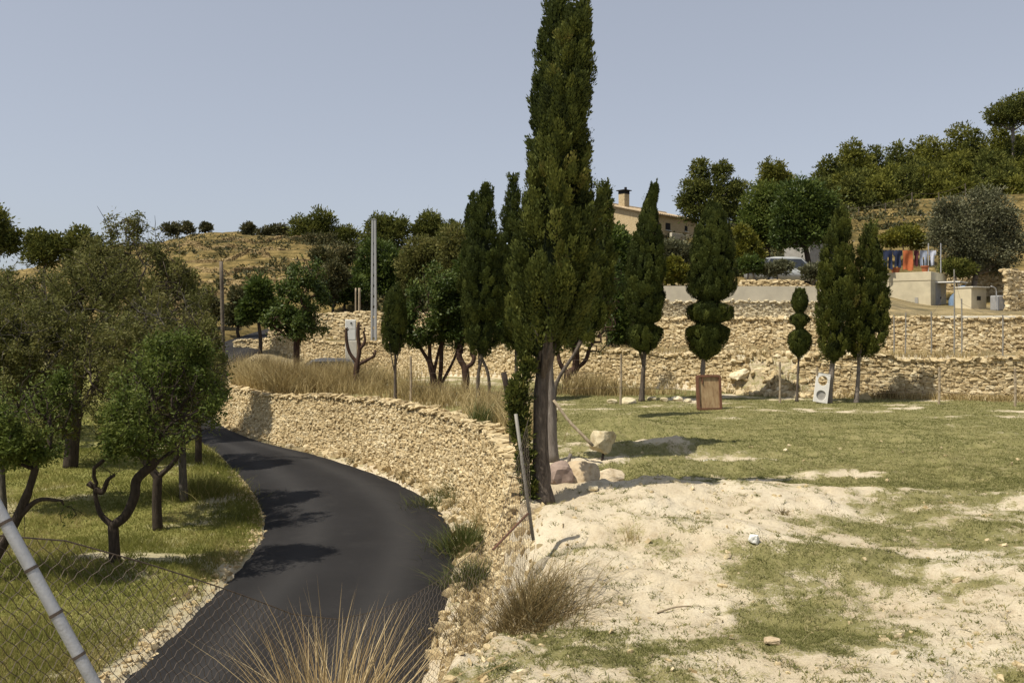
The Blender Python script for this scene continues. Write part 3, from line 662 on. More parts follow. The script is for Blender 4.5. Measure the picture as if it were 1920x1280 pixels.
def nclp_area(zz, rr): return np.sum(2 * np.pi * (rr[1:] + rr[:-1]) / 2 * np.abs(np.diff(zz)))
def cypress(label, d, prof, trunk, seed, dens=1.0, leaf=.05, mat='cypress', lobes=True, group=None, trunk_r=.06, clump=.12, barkm='bark_cyp', name='cypress_tree', shag=1.0, fringe=0.0, tops=None, holes=0.0):
    """prof: rows (py, px_left, px_right) of the crown at distance d; trunk: px/py points from the ground up"""
    rng = np.random.default_rng(seed)
    prof = sorted(prof, key=lambda p: -p[0]); py = np.array([p[0] for p in prof], float)
    zz = (HOR - py) / FOC * d; cx = (np.array([(p[1] + p[2]) / 2 for p in prof]) - 960) / FOC * d; rr = np.array([(p[2] - p[1]) / 2 for p in prof]) / FOC * d
    bx = (trunk[0][0] - 960) / FOC * d; base = np.array([bx, d, gz(bx, d) - .04])
    root = thing(name, label, 'tree', base, group)
    mbt = MB(); tp = [base] + [np.array([(a - 960) / FOC * d, d + q, (HOR - b_) / FOC * d]) for a, b_, q in [(t_ + (0,))[:3] for t_ in trunk[1:]]]
    tp.append(np.array([cx[len(cx) // 3], d, zz[len(zz) // 3]]))
    tp = resample(catmull(np.array(tp), 6), 22); s_ = np.linspace(0, 1, 22)
    rad = trunk_r * (1 - .5 * s_) * (1 + .5 * np.exp(-s_ * 16)) * (1 + rng.normal(0, .05, 22)); mbt.tube(tp, rad, 9)
    for k in range(5 if trunk_r > .05 else 2):       # a few limbs going up into the crown
        a = rng.uniform(0, 6.28); j = rng.integers(9, 15); q = tp[j]; z1 = zz[0] + (zz[-1] - zz[0]) * rng.uniform(.1, .35); r1 = np.interp(z1, zz, rr) * .6
        e = np.array([np.interp(z1, zz, cx) + r1 * math.cos(a), d + r1 * math.sin(a), z1]); mbt.tube([q, (q + e) / 2 + np.array([0, 0, -.05]), e], [trunk_r * .45, trunk_r * .3, trunk_r * .12], 5)
    mbt.build('trunk', M[barkm], root, True)
    mbc = MB()
    # inner core and leaves, kept darkest: shade inside the crown put into colour
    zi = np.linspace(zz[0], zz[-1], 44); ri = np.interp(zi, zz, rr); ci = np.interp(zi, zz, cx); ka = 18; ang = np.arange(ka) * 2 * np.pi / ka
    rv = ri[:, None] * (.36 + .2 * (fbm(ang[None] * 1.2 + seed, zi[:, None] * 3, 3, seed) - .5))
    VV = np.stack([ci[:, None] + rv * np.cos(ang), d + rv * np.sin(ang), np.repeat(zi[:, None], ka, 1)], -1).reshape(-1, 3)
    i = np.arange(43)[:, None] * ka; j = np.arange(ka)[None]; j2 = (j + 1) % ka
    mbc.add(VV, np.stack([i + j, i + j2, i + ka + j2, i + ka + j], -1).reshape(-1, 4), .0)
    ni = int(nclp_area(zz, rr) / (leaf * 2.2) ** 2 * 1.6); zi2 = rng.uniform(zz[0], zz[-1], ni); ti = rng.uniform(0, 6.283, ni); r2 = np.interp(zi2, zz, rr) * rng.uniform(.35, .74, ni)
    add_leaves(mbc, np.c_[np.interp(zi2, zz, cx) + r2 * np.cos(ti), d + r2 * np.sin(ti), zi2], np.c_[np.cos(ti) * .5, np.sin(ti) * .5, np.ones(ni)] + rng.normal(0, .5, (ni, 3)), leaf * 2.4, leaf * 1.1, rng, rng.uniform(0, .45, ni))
    # clumps of upright sprays all over the crown
    area = np.sum(2 * np.pi * (rr[1:] + rr[:-1]) / 2 * np.abs(np.diff(zz))); nclp = int(area / (clump ** 2) * .85 * dens)
    wz = np.interp(np.linspace(zz[0], zz[-1], 400), zz, rr) + .02; cdf = np.cumsum(wz) / wz.sum()
    zc = np.interp(rng.uniform(0, 1, nclp), cdf, np.linspace(zz[0], zz[-1], 400)); th = rng.uniform(0, 2 * np.pi, nclp)
    big = fbm(th * 1.1 + seed, zc / max(clump, .05) * .35, 3, seed + 5) - .5
    rc = np.interp(zc, zz, rr) * (rng.uniform(.66, .98, nclp) + big * .36 * min(shag, 1))
    if holes: keep = rng.uniform(0, 1, nclp) > holes * (big < -.08); zc, th, big, rc = zc[keep], th[keep], big[keep], rc[keep]; nclp = len(zc)
    pc = np.c_[np.interp(zc, zz, cx) + rc * np.cos(th), d + rc * np.sin(th), zc]; cr = np.clip(.45 + big * .9 + rng.normal(0, .14, nclp), 0, 1)
    per = int(.80 * .12 * (clump / .15) ** 2 / (leaf ** 2 * .25))
    idx = np.repeat(np.arange(nclp), per); n = len(idx)
    out = np.c_[np.cos(th), np.sin(th), np.zeros(nclp)]
    csz = rng.uniform(.65, 1.35, nclp); up_ = np.array([0, 0, 1.0])
    axis = unit(up_ + out * rng.uniform(.05, .5, nclp)[:, None] * shag + rng.normal(0, .12, (nclp, 3)))
    q = unit(rng.normal(0, 1, (n, 3)) + out[idx] * .55 + up_ * .25) * (rng.uniform(.55, 1.05, n) * csz[idx])[:, None]       # on the skin of a flame shaped lump
    P = pc[idx] + q * np.array([clump * .50, clump * .50, 0]) + axis[idx] * (q[:, 2:3] * clump * 1.15)
    nr_ = q * np.array([1, 1, .55]) + out[idx] * .25
    if shag <= .6:                                  # clipped: nothing stands out of the trimmed outline
        ax_ = np.interp(P[:, 2], zz, cx); rl = np.hypot(P[:, 0] - ax_, P[:, 1] - d); k_ = np.minimum(1, 1.03 * np.interp(P[:, 2], zz, rr) / np.maximum(rl, 1e-4)); P[:, 0] = ax_ + (P[:, 0] - ax_) * k_; P[:, 1] = d + (P[:, 1] - d) * k_; nr_ = nr_ * .5 + out[idx] * .5
    D = axis[idx] * rng.uniform(.6, 1.3, n)[:, None] + unit(q) * rng.uniform(.1, .8, n)[:, None] + rng.normal(0, .22, (n, 3))
    Lf = leaf * rng.uniform(.6, 1.45, n); add_leaves(mbc, P, D, Lf, Lf * rng.uniform(.38, .6, n), rng, np.clip(cr[idx] + rng.normal(0, .08, n), 0, 1), nr_, .22)
    # sprigs that break the outline
    nf = int(nclp * (.28 * shag + fringe)); k_ = rng.integers(0, nclp, nf); per2 = 9
    for s0 in range(per2):
        f = s0 / per2; dirn = unit(up_ * 1.0 + out[k_] * .45 + rng.normal(0, .12, (nf, 3))); P = pc[k_] + dirn * (f * clump * 1.7) + rng.normal(0, .006, (nf, 3))
        Lf = leaf * 1.1 * (1 - .5 * f); add_leaves(mbc, P, dirn + rng.normal(0, .35, (nf, 3)), Lf, Lf * .34, rng, np.clip(cr[k_] + .12, 0, 1))
    for (tx, ty, bx_, by_) in (tops or []):           # thin leading shoots
        a_ = W(bx_, by_, d); b_ = W(tx, ty, d); m_ = 260; f = rng.uniform(0, 1, m_); P = a_ + (b_ - a_) * f[:, None] + rng.normal(0, 1, (m_, 3)) * (clump * .22 * (1.05 - f))[:, None]
        add_leaves(mbc, P, (b_ - a_) + rng.normal(0, .4, (m_, 3)) * np.linalg.norm(b_ - a_), leaf, leaf * .35, rng, rng.uniform(.3, .7, m_))
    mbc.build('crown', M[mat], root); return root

def grow(trunks, targets, rng, step=.22, jit=.05, bias=.25, sag=0.0):
    """connects target points to the nearest part of the growing tree; returns nodes, parents"""
    pos = []; par = []; plen = []
    for T in trunks:
        prev = -1
        for i, p in enumerate(T):
            if i == 0 and len(pos):
                d_ = np.linalg.norm(np.array(pos) - p, axis=1); prev = int(np.argmin(d_))
                if d_[prev] < .02: continue
            pos.append(np.array(p, float)); par.append(prev); plen.append(0 if prev < 0 else plen[prev] + np.linalg.norm(pos[-1] - pos[prev])); prev = len(pos) - 1
    start = np.mean([T[-1] for T in trunks], axis=0); order = np.argsort(np.linalg.norm(targets - start, axis=1))
    cap_ = len(pos) + len(targets) * 14; A = np.zeros((cap_, 3)); A[:len(pos)] = pos; Lp_ = np.zeros(cap_); Lp_[:len(pos)] = plen; n = len(pos)
    lock = max(2, int(.55 * len(trunks[0])))              # no twigs on the lower trunk
    for t_ in targets[order]:
        d_ = np.linalg.norm(A[:n] - t_, axis=1); cost = d_ + bias * Lp_[:n]; cost[:lock] += 50
        j = int(np.argmin(cost)); dist = d_[j]; m_ = int(min(max(1, math.ceil(dist / step)), 12)); p0 = A[j].copy(); prev = j
        off = rng.normal(0, 1, 3) * jit * dist
        for k in range(1, m_ + 1):
            f = k / m_; p = p0 + (t_ - p0) * f + off * math.sin(math.pi * f) + rng.normal(0, jit * .25, 3) * (f < 1) + np.array([0, 0, sag * dist * math.sin(math.pi * f)])
            if n >= cap_: break
            A[n] = p; Lp_[n] = Lp_[prev] + np.linalg.norm(p - A[prev]); par.append(prev); prev = n; n += 1
    return A[:n], np.array(par)
def skin(mb, A, par, r0, rmin=.005, powr=.5, rng=None, k0=9, tr=None):
    n = len(A); ch = [[] for _ in range(n)]
    for i, p in enumerate(par):
        if p >= 0: ch[p].append(i)
    tips = np.zeros(n)
    for i in range(n - 1, -1, -1):
        if not ch[i]: tips[i] += 1
        if par[i] >= 0: tips[par[i]] += tips[i]
    R = np.maximum(r0 * (tips / tips.max()) ** powr, rmin)
    if tr is not None:
        q = 0
        for ti, T in enumerate(tr):
            m_ = len(T) - (1 if ti else 0)
            for s__ in range(m_):
                if q < n:
                    f = s__ / max(m_ - 1, 1); R[q] = max(min(R[q], r0), r0 * ((1.12 - .24 * f) if ti == 0 else (.62 - .34 * f))); q += 1
    stack = [i for i in range(n) if par[i] < 0]
    while stack:
        i = stack.pop(); path = [i] if par[i] < 0 else [par[i], i]; cur = i
        while ch[cur]:
            c_ = sorted(ch[cur], key=lambda q: -tips[q]); stack.extend(c_[1:]); cur = c_[0]; path.append(cur)
        if len(path) > 1:
            rad = R[path].copy()
            if par[i] >= 0: rad[0] = min(rad[0], rad[1] * 1.25)
            k = k0 if rad.max() > .04 else (6 if rad.max() > .015 else 4)
            mb.tube(A[path], rad, k, r=rng.uniform(0, 1) if rng is not None else .5, cap=rad.max() > .02)
    return tips, R
def inblobs(blobs, n, rng, shell=.45):
    """random points in ellipsoids (c, r)"""
    wts = np.array([np.prod(b[1]) ** .8 for b in blobs]); k = rng.choice(len(blobs), n, p=wts / wts.sum())
    Cc = np.array([b[0] for b in blobs])[k]; Rr = np.array([b[1] for b in blobs])[k]
    return Cc + unit(rng.normal(0, 1, (n, 3))) * (rng.uniform(shell ** 3, 1, n) ** (1 / 3))[:, None] * Rr, k
def orchard_tree(label, d, trunks, blobs, seed, r0=.09, ntarg=420, nleaf=16000, leaf=.06, lmat='almond', bmat='bark_dark', group=None, leafblobs=None, name='almond_tree', cat='tree', twigs=0, step=.22, rnds=.18, leafw=.38, droop=.2, spread=.10, zbase=None):
    """trunks: lists of (px, py, dy) from the ground up; blobs: (px, py, rx_px, ry_px, dy[, depth_px])"""
    rng = np.random.default_rng(seed)
    tr = []
    for q, T in enumerate(trunks):
        P = [W(a, b_, d + c_) for a, b_, c_ in [(t_ + (0,))[:3] for t_ in T]]
        if q == 0: P[0] = np.array([P[0][0], P[0][1], gz(P[0][0], P[0][1]) - .05])
        if q == 0 or len(P) > 2: P = list(catmull(np.array(P), 5))
        tr.append(P)
    sc = d / FOC
    bl = [(W(b_[0], b_[1], d + b_[4]), np.array([b_[2] * sc, (b_[5] if len(b_) > 5 else b_[2]) * sc, b_[3] * sc])) for b_ in blobs]
    T_, _ = inblobs(bl, ntarg, rng, .3)
    gzv = terrain(T_[:, 0], T_[:, 1]); T_ = T_[T_[:, 2] > gzv + .5]
    A, par = grow(tr, T_, rng, step=step)
    base = tr[0][0]; root = thing(name, label, cat, base, group)
    mbt = MB(); tips, R = skin(mbt, A, par, r0, .004 if d < 18 else .006, .5, rng, tr=tr)
    if twigs:                                             # bare grey outer twigs
        cand = np.where(tips < 4)[0]
        for i in rng.choice(cand, twigs):
            p = A[i]; dr = unit(p - A[max(par[i], 0)] + rng.normal(0, .12, 3) + np.array([0, 0, .05])); l_ = rng.uniform(.15, .55)
            pts = [p, p + dr * l_ * .5 + rng.normal(0, .03, 3), p + dr * l_ + rng.normal(0, .07, 3)]; mbt.tube(pts, [.007 * d / 14, .005 * d / 14, .0025 * d / 14], 3, cap=False)
    mbt.build('trunk', M[bmat], root, True)
    if nleaf:
        lb = bl if leafblobs is None else [(W(b_[0], b_[1], d + b_[4]), np.array([b_[2] * sc, (b_[5] if len(b_) > 5 else b_[2]) * sc, b_[3] * sc])) for b_ in leafblobs]
        thin = np.where(tips <= 5)[0]; ok = np.zeros(len(thin), bool)
        for c_, r_ in lb: ok |= np.sum(((A[thin] - c_) / (r_ * 1.12)) ** 2, axis=1) < 1
        thin = thin[ok] if ok.sum() > 10 else thin
        dn = fbm(A[thin, 0] * 1.6 + seed, A[thin, 2] * 1.6 + A[thin, 1], 3, seed); wgt = np.clip((dn - .40) * 5, .03, 1); wgt /= wgt.sum()
        k = rng.choice(thin, nleaf, p=wgt); dirn = unit(A[k] - A[np.maximum(par[k], 0)]); f = rng.uniform(0, 1, (nleaf, 1))
        P = A[np.maximum(par[k], 0)] * (1 - f) + A[k] * f + rng.normal(0, spread * .6, (nleaf, 3)); D = dirn * .5 + rng.normal(0, .7, (nleaf, 3)) + np.array([0, 0, -droop])
        Lf = leaf * rng.uniform(.6, 1.3, nleaf); mbl = MB(); nodec = np.clip(.5 + rng.normal(0, rnds, len(A)), 0, 1)
        add_leaves(mbl, P, D, Lf, Lf * leafw, rng, np.clip(nodec[k] + rng.normal(0, .12, nleaf), 0, 1)); mbl.build('crown', M[lmat], root)
    return root
def blob_tree(label, d, base_px, blobs, seed, mat='pine', n=3500, leaf=.16, trunk_r=.12, group=None, name='pine_tree', cat='tree', bmat='bark_grey', clump=.26, asp=.42, base_d=None, upw=.35, trunk_top=None, trunk_wander=.1, limbs=True):
    """a tree or bush built from leaf clumps spread over blobs (px, py, rx, ry[, dy])"""
    rng = np.random.default_rng(seed); sc = d / FOC
    bl = [(W(b_[0], b_[1], d + (b_[4] if len(b_) > 4 else 0)), np.array([b_[2] * sc, b_[2] * sc * .95, b_[3] * sc])) for b_ in blobs]
    bx = (base_px - 960) / FOC * d; base = np.array([bx, d, gz(bx, d) - .05]); root = thing(name, label, cat, base, group)
    mbt = MB(); low = min(c_[2] - .3 * r_[2] for c_, r_ in bl); topc = np.mean([c_ for c_, r_ in bl], axis=0)
    fork = np.array([base[0] * .6 + topc[0] * .4, d, base[2] + max(.15, (low - base[2]) * .85)])
    mid = (base + fork) / 2 + rng.normal(0, trunk_wander, 3) * np.array([1, 1, 0])
    tp = catmull(np.array([base, mid, fork]), 5); mbt.tube(tp, np.linspace(trunk_r * 1.15, trunk_r * .8, len(tp)), 8)
    for c_, r_ in bl:
        if limbs: 
            m_ = (fork + c_) / 2 + rng.normal(0, .12, 3) * np.mean(r_); tq = catmull(np.array([fork, m_, c_ + np.array([0, 0, .2 * r_[2]])]), 4); mbt.tube(tq, np.linspace(trunk_r * .6, trunk_r * .15, len(tq)), 5)
            for q in range(4):
                e = c_ + unit(rng.normal(0, 1, 3)) * r_ * .75; s0 = tq[len(tq) // 2 + q % 2]; mbt.tube([s0, (s0 + e) / 2, e], [trunk_r * .25, trunk_r * .16, trunk_r * .06], 4, cap=False)
    mbt.build('trunk', M[bmat], root, True)
    wts = np.array([(r_[0] * r_[2]) for c_, r_ in bl]); wts /= wts.sum(); mbc = MB()
    for (c_, r_), wt_ in zip(bl, wts):
        m_ = max(10, int(n * 1.9 * wt_ / 26)); dr = unit(rng.normal(0, 1, (m_, 3))); rad = rng.uniform(.45, 1.0, m_) ** .6
        rad *= 1 + (vn3(dr * 2.1 + seed, seed) - .5) * .42
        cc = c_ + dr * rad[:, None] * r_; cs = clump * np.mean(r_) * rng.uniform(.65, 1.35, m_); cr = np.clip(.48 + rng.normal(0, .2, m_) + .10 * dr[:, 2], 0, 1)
        idx = np.repeat(np.arange(m_), 26); N_ = len(idx); o_ = rng.normal(0, 1, (N_, 3)); P = cc[idx] + o_ * cs[idx][:, None] * .55 * np.array([1, 1, .7])
        D = o_ * .5 + dr[idx] * .7 + rng.normal(0, .5, (N_, 3)) + np.array([0, 0, upw]); Lf = leaf * 1.2 * rng.uniform(.6, 1.4, N_)
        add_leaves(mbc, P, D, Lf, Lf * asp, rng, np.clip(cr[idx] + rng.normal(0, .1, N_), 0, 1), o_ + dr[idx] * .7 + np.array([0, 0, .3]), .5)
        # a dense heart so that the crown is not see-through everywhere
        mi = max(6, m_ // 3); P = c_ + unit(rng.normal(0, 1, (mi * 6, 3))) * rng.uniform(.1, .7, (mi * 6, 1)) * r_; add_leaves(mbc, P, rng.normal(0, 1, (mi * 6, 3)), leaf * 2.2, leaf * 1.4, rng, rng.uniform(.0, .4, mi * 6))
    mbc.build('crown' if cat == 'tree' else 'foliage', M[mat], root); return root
def copy_tree(o, label=None, group=None):
    r_ = o.copy(); C.objects.link(r_)
    if label: r_['label'] = label
    if group: r_['group'] = group
    for ch in list(o.children):
        c_ = ch.copy(); C.objects.link(c_); c_.parent = r_
        for g in ch.children: d_ = g.copy(); C.objects.link(d_); d_.parent = c_
    return r_

# --- the two tall cypresses by the sandy bank
cypress('tallest cypress in front on the sandy bank, thick leaning bare trunk', 10.5,
        [(668, 987, 1028), (650, 970, 1058), (635, 966, 1070), (610, 961, 1089), (585, 962, 1102), (560, 961, 1111), (500, 964, 1121), (450, 970, 1120), (400, 978, 1118), (345, 988, 1104), (300, 996, 1098), (250, 1011, 1099), (200, 1021, 1103), (150, 1035, 1102), (100, 1048, 1101), (60, 1063, 1101), (30, 1075, 1101), (8, 1085, 1099)],
        [(1018, 935), (1014, 850, 0), (1014, 760, 0), (1018, 700, 0), (1030, 660, 0)], 21, 1.1, .044, 'cypress', trunk_r=.115, clump=.155, shag=1.2, fringe=.25, tops=[(1105, -4, 1094, 25), (1070, 22, 1068, 60), (1138, 345, 1122, 400)], barkm='bark_cyp', holes=.0)
cypress('second tall cypress standing close behind the thick leaning trunk, top out of frame', 13.4,
        [(640, 990, 1070), (600, 985, 1100), (540, 985, 1110), (450, 985, 1100), (330, 990, 1090), (200, 998, 1070), (130, 1008, 1066), (60, 1021, 1062), (0, 1031, 1058), (-40, 1034, 1056), (-90, 1043, 1047)],
        [(1036, 880), (1034, 800, 0), (1032, 740, 0), (1030, 660, 0)], 22, .9, .055, 'cypress_dark', trunk_r=.09, clump=.15, fringe=.2, barkm='bark_grey')
blob_tree('shaggy column of green sprouts climbing the left side of the thick trunk', 10.4, 990, [(986, 690, 14, 34), (974, 740, 17, 40), (976, 800, 16, 44), (984, 860, 14, 46), (992, 910, 12, 34), (962, 750, 12, 34)], 23, 'cypress', 2800, .045, .03, None, 'bush', 'bush', clump=.34, asp=.34, upw=1.2, bmat='bark_dark')
# --- cypresses of the row along the terrace wall
rowg = 'clipped cypresses in a row along the field edge'
D0 = 23.6
cypress('small cypress clipped to an upright capsule, leftmost of the row', D0, [(662, 730, 750), (655, 722, 756), (640, 716, 760), (600, 716, 762), (570, 720, 760), (550, 727, 754), (538, 734, 748)], [(741, 750), (741, 700), (741, 662)], 31, 1.0, .05, 'cypress_dark', trunk_r=.05, clump=.13, shag=.4, group=rowg)
cypress('cypress with pointed crown above a clipped ball, left of the tall pair', 23.2, [(664, 895, 912), (655, 882, 928), (640, 874, 938), (620, 874, 940), (606, 892, 922), (598, 886, 934), (580, 872, 946), (530, 872, 944), (480, 876, 940), (440, 882, 932), (400, 890, 924), (370, 900, 918), (350, 906, 914)], [(896, 745), (897, 700), (905, 662)], 32, 1.0, .06, 'cypress_dark', trunk_r=.06, clump=.16, group=rowg, tops=[(911, 343, 911, 372), (885, 362, 888, 430)])
cypress('slim cypress with twin tip just left of the ball clipped cypress', 24.5, [(640, 880, 910), (600, 866, 925), (540, 862, 922), (480, 866, 912), (430, 872, 902), (395, 879, 893), (368, 883, 888)], [(918, 745), (915, 700), (898, 650)], 33, .8, .06, 'cypress_dark', trunk_r=.05, clump=.16, group=rowg)
cypress('narrow dark cypress half hidden behind the tallest cypress', 26, [(655, 950, 985), (600, 938, 1000), (500, 936, 1000), (450, 936, 985), (400, 944, 976), (360, 954, 970), (330, 960, 966)], [(968, 745), (968, 700), (968, 650)], 34, .8, .06, 'cypress_dark', trunk_r=.06, clump=.17, group=rowg)
cypress('bushy cypress peeping out right of the tallest cypress', 19, [(640, 1085, 1122), (600, 1085, 1140), (540, 1088, 1152), (480, 1095, 1150), (430, 1105, 1146), (390, 1118, 1145), (350, 1128, 1142)], [(1040, 790), (1043, 720), (1090, 640)], 35, .8, .055, 'cypress', trunk_r=.05, clump=.15, shag=1.3, fringe=.5, tops=[(1140, 336, 1138, 375)])
cypress('cypress with tall cone above a flat clipped disc, left of the rusty framed panel', D0, [(660, 1200, 1216), (650, 1184, 1232), (630, 1174, 1242), (618, 1178, 1240), (608, 1196, 1222), (599, 1180, 1240), (580, 1174, 1244), (520, 1174, 1248), (470, 1180, 1246), (430, 1192, 1238), (390, 1206, 1230), (350, 1221, 1234)], [(1203, 752), (1206, 700), (1209, 655)], 36, 1.3, .05, 'cypress_dark', trunk_r=.075, clump=.13, shag=.6, group=rowg, tops=[(1232, 336, 1229, 370)])
cypress('cypress clipped into three stacked tiers, standing over the rusty framed panel', D0 + .5, [(672, 1312, 1330), (662, 1298, 1348), (640, 1286, 1364), (618, 1287, 1366), (607, 1310, 1346), (598, 1286, 1373), (578, 1286, 1373), (566, 1314, 1346), (556, 1298, 1368), (545, 1288, 1382), (510, 1288, 1382), (470, 1294, 1378), (430, 1306, 1368), (400, 1318, 1360), (385, 1328, 1350)], [(1316, 748), (1317, 710), (1320, 668)], 37, 1.3, .045, 'cypress_dark', trunk_r=.085, clump=.11, shag=.5, group=rowg, barkm='bark_grey')
cypress('little cypress topiary of three stacked balls on a thin stem', D0, [(667, 1492, 1504), (660, 1484, 1514), (645, 1478, 1521), (628, 1480, 1519), (618, 1493, 1506), (613, 1493, 1506), (602, 1480, 1517), (594, 1483, 1515), (588, 1494, 1504), (583, 1490, 1508), (570, 1482, 1516), (555, 1486, 1512), (546, 1492, 1508)], [(1494, 748), (1496, 700), (1498, 664)], 38, 1.5, .035, 'cypress_dark', trunk_r=.038, clump=.08, shag=.4, group=rowg)
cypress('broad cypress just left of its twin, taller, leaning trunk beside the white board', 23.3, [(672, 1552, 1568), (662, 1540, 1590), (640, 1535, 1602), (580, 1534, 1606), (530, 1537, 1604), (480, 1545, 1598), (440, 1556, 1592), (410, 1566, 1586), (392, 1573, 1580)], [(1553, 755), (1558, 710), (1562, 668)], 39, 1.05, .06, 'cypress', trunk_r=.085, clump=.16, group=rowg, barkm='bark_grey', tops=[(1577, 380, 1577, 405)])
cypress('broad cypress at the right end of the row, shorter twin with pale leaning trunk', 23.3, [(670, 1605, 1620), (660, 1596, 1640), (640, 1592, 1658), (590, 1596, 1664), (530, 1604, 1660), (480, 1612, 1652), (450, 1620, 1645), (425, 1628, 1638)], [(1605, 756), (1609, 710), (1612, 668)], 40, 1.05, .06, 'cypress', trunk_r=.065, clump=.16, group=rowg, barkm='bark_grey', tops=[(1633, 414, 1632, 440)])

# --- orchard on the low ground left of the road
og = 'orchard trees left of the road'
orchard_tree('green almond tree with dark trunk forked low into a U, beside the road', 12.9, [[(216, 1060), (214, 1015), (212, 985)], [(212, 985), (190, 965), (180, 935), (178, 915)], [(178, 915), (166, 905)], [(178, 915), (192, 922), (202, 900), (215, 890)], [(212, 985), (236, 965), (252, 930), (256, 900), (275, 880), (300, 862)]],
             [(310, 760, 100, 95, 0), (250, 800, 70, 60, -.3), (370, 740, 55, 80, .4), (300, 690, 80, 60, .3), (340, 650, 60, 40, .3), (188, 885, 24, 28, 0, 18)], 51, .078, 460, 20000, .066, 'almond', group=og, twigs=80, leafblobs=[(310, 760, 100, 95, 0), (250, 800, 70, 60, -.3), (370, 740, 55, 80, .4), (300, 690, 80, 60, .3), (340, 650, 60, 40, .3)])
orchard_tree('almond tree with straight dark trunk just behind the U forked one', 15.4, [[(296, 990), (294, 940), (296, 895)], [(296, 895), (270, 860), (250, 820)], [(296, 895), (330, 860), (350, 800)]],
             [(300, 740, 130, 110, .6), (250, 660, 100, 80, .4), (360, 680, 70, 90, .2)], 52, .082, 460, 24000, .068, 'almond_dry', group=og, twigs=120)
orchard_tree('green almond tree cut by the left edge of the photo, long leaning limb', 12.0, [[(-30, 1085), (0, 1030), (30, 975), (52, 925)], [(52, 925), (66, 880), (74, 840)], [(30, 975), (70, 938), (115, 938)], [(-20, 1070), (-45, 980), (-55, 880)]],
             [(40, 800, 95, 80, 0), (90, 740, 50, 50, .3), (-60, 780, 80, 90, .2), (122, 962, 22, 20, 0, 20)], 53, .070, 440, 20000, .066, 'almond', group=og, twigs=60)
orchard_tree('large old almond tree with thick dark trunk and tangled grey bare twigs', 21.5, [[(132, 868), (136, 830), (140, 790)], [(140, 790), (110, 720), (80, 650)], [(140, 790), (190, 700), (230, 600)], [(140, 790), (150, 690), (160, 600)]],
             [(120, 620, 120, 120, 0), (240, 570, 110, 120, .5), (200, 515, 90, 60, .5), (60, 585, 100, 80, .2), (240, 450, 42, 36, .4, 40), (330, 600, 70, 100, .6), (165, 735, 65, 55, .2)], 54, .165, 700, 36000, .085, 'almond_dry', 'bark_dark', group=og, twigs=200, step=.35, spread=.14)
orchard_tree('twiggy grey brown almond tree behind the U forked tree, close to the road', 17.5, [[(345, 925), (342, 870), (340, 820)], [(340, 820), (310, 760), (290, 690)], [(340, 820), (372, 760), (385, 690)]],
             [(340, 690, 85, 110, 0), (300, 775, 75, 70, .2), (270, 640, 80, 90, .3), (370, 610, 45, 70, .2)], 55, .078, 520, 30000, .075, 'almond_dry', 'twig', group=og, twigs=320, step=.3, spread=.12)
orchard_tree('almond tree with slim dark stem at the left edge under leafy shade', 16.5, [[(8, 960), (4, 900), (2, 850)], [(2, 850), (-30, 780), (-40, 700)], [(2, 850), (40, 770), (60, 690)]],
             [(20, 690, 100, 110, 0), (70, 785, 75, 65, .2), (-40, 640, 90, 90, 0), (90, 640, 80, 80, .3)], 56, .06, 520, 32000, .075, 'almond_dry', 'twig', group=og, twigs=260, step=.3, spread=.12)
orchard_tree('olive brown almond tree filling the far left of the orchard', 26, [[(40, 820), (40, 770), (45, 720)], [(45, 720), (0, 640), (-20, 560)], [(45, 720), (90, 640), (110, 560)]],
             [(30, 590, 120, 95, 0), (-60, 570, 90, 80, 0), (110, 560, 70, 60, 0)], 57, .13, 520, 24000, .11, 'almond_dry', 'twig', group=og, twigs=260, step=.4, spread=.16)
orchard_tree('tall dark almond tree at the road bend with sprigs rising against the sky', 27, [[(330, 800), (325, 740), (318, 690)], [(318, 690), (280, 600), (250, 500)], [(318, 690), (350, 600), (345, 520)]],
             [(270, 540, 95, 100, 0), (340, 580, 60, 90, 0), (232, 440, 34, 45, 0, 34), (285, 450, 36, 34, 0, 36), (260, 415, 8, 22, 0, 8), (205, 425, 8, 30, 0, 8), (200, 500, 70, 60, 0)], 58, .13, 600, 32000, .11, 'almond_dry', 'bark_dark', group=og, twigs=200, step=.35, spread=.14)
orchard_tree('dark leafy almond tree overhanging the far road by the wooden pole', 22, [[(372, 850), (372, 810), (368, 770)], [(368, 770), (350, 710), (340, 660)], [(368, 770), (392, 710), (398, 660)]],
             [(365, 690, 55, 80, 0), (392, 740, 32, 50, 0), (350, 640, 50, 60, 0)], 59, .08, 360, 22000, .085, 'almond', 'bark_dark', group=og, twigs=160, step=.3, spread=.12)
# --- trees on the field terrace beyond the bend
orchard_tree('round crowned citrus tree on a straight dark stem behind the dry grass', 33, [[(556, 720), (556, 680), (556, 640)], [(556, 640), (545, 600), (540, 570)], [(556, 640), (572, 600), (576, 560)]],
             [(560, 600, 62, 40, 0), (570, 545, 48, 60, 0), (565, 500, 36, 28, 0), (520, 610, 32, 32, 0)], 61, .12, 260, 13000, .13, 'citrus', 'bark_red', name='citrus_tree', step=.35, spread=.16, leafw=.5)
orchard_tree('bare pruned almond tree, leafless forked limbs in front of the white cabinet', 28, [[(668, 718), (668, 700), (670, 680)], [(670, 680), (656, 662), (650, 640), (649, 616)], [(670, 680), (674, 655), (671, 628), (672, 606)], [(670, 684), (686, 676), (700, 668), (704, 660)], [(674, 655), (684, 640), (682, 622)]],
             [(650, 622, 5, 10, 0, 4), (673, 612, 6, 10, 0, 4), (702, 660, 5, 6, 0, 4), (684, 618, 5, 6, 0, 4)], 62, .10, 26, 0, .05, 'almond', 'bark_red', name='almond_tree')
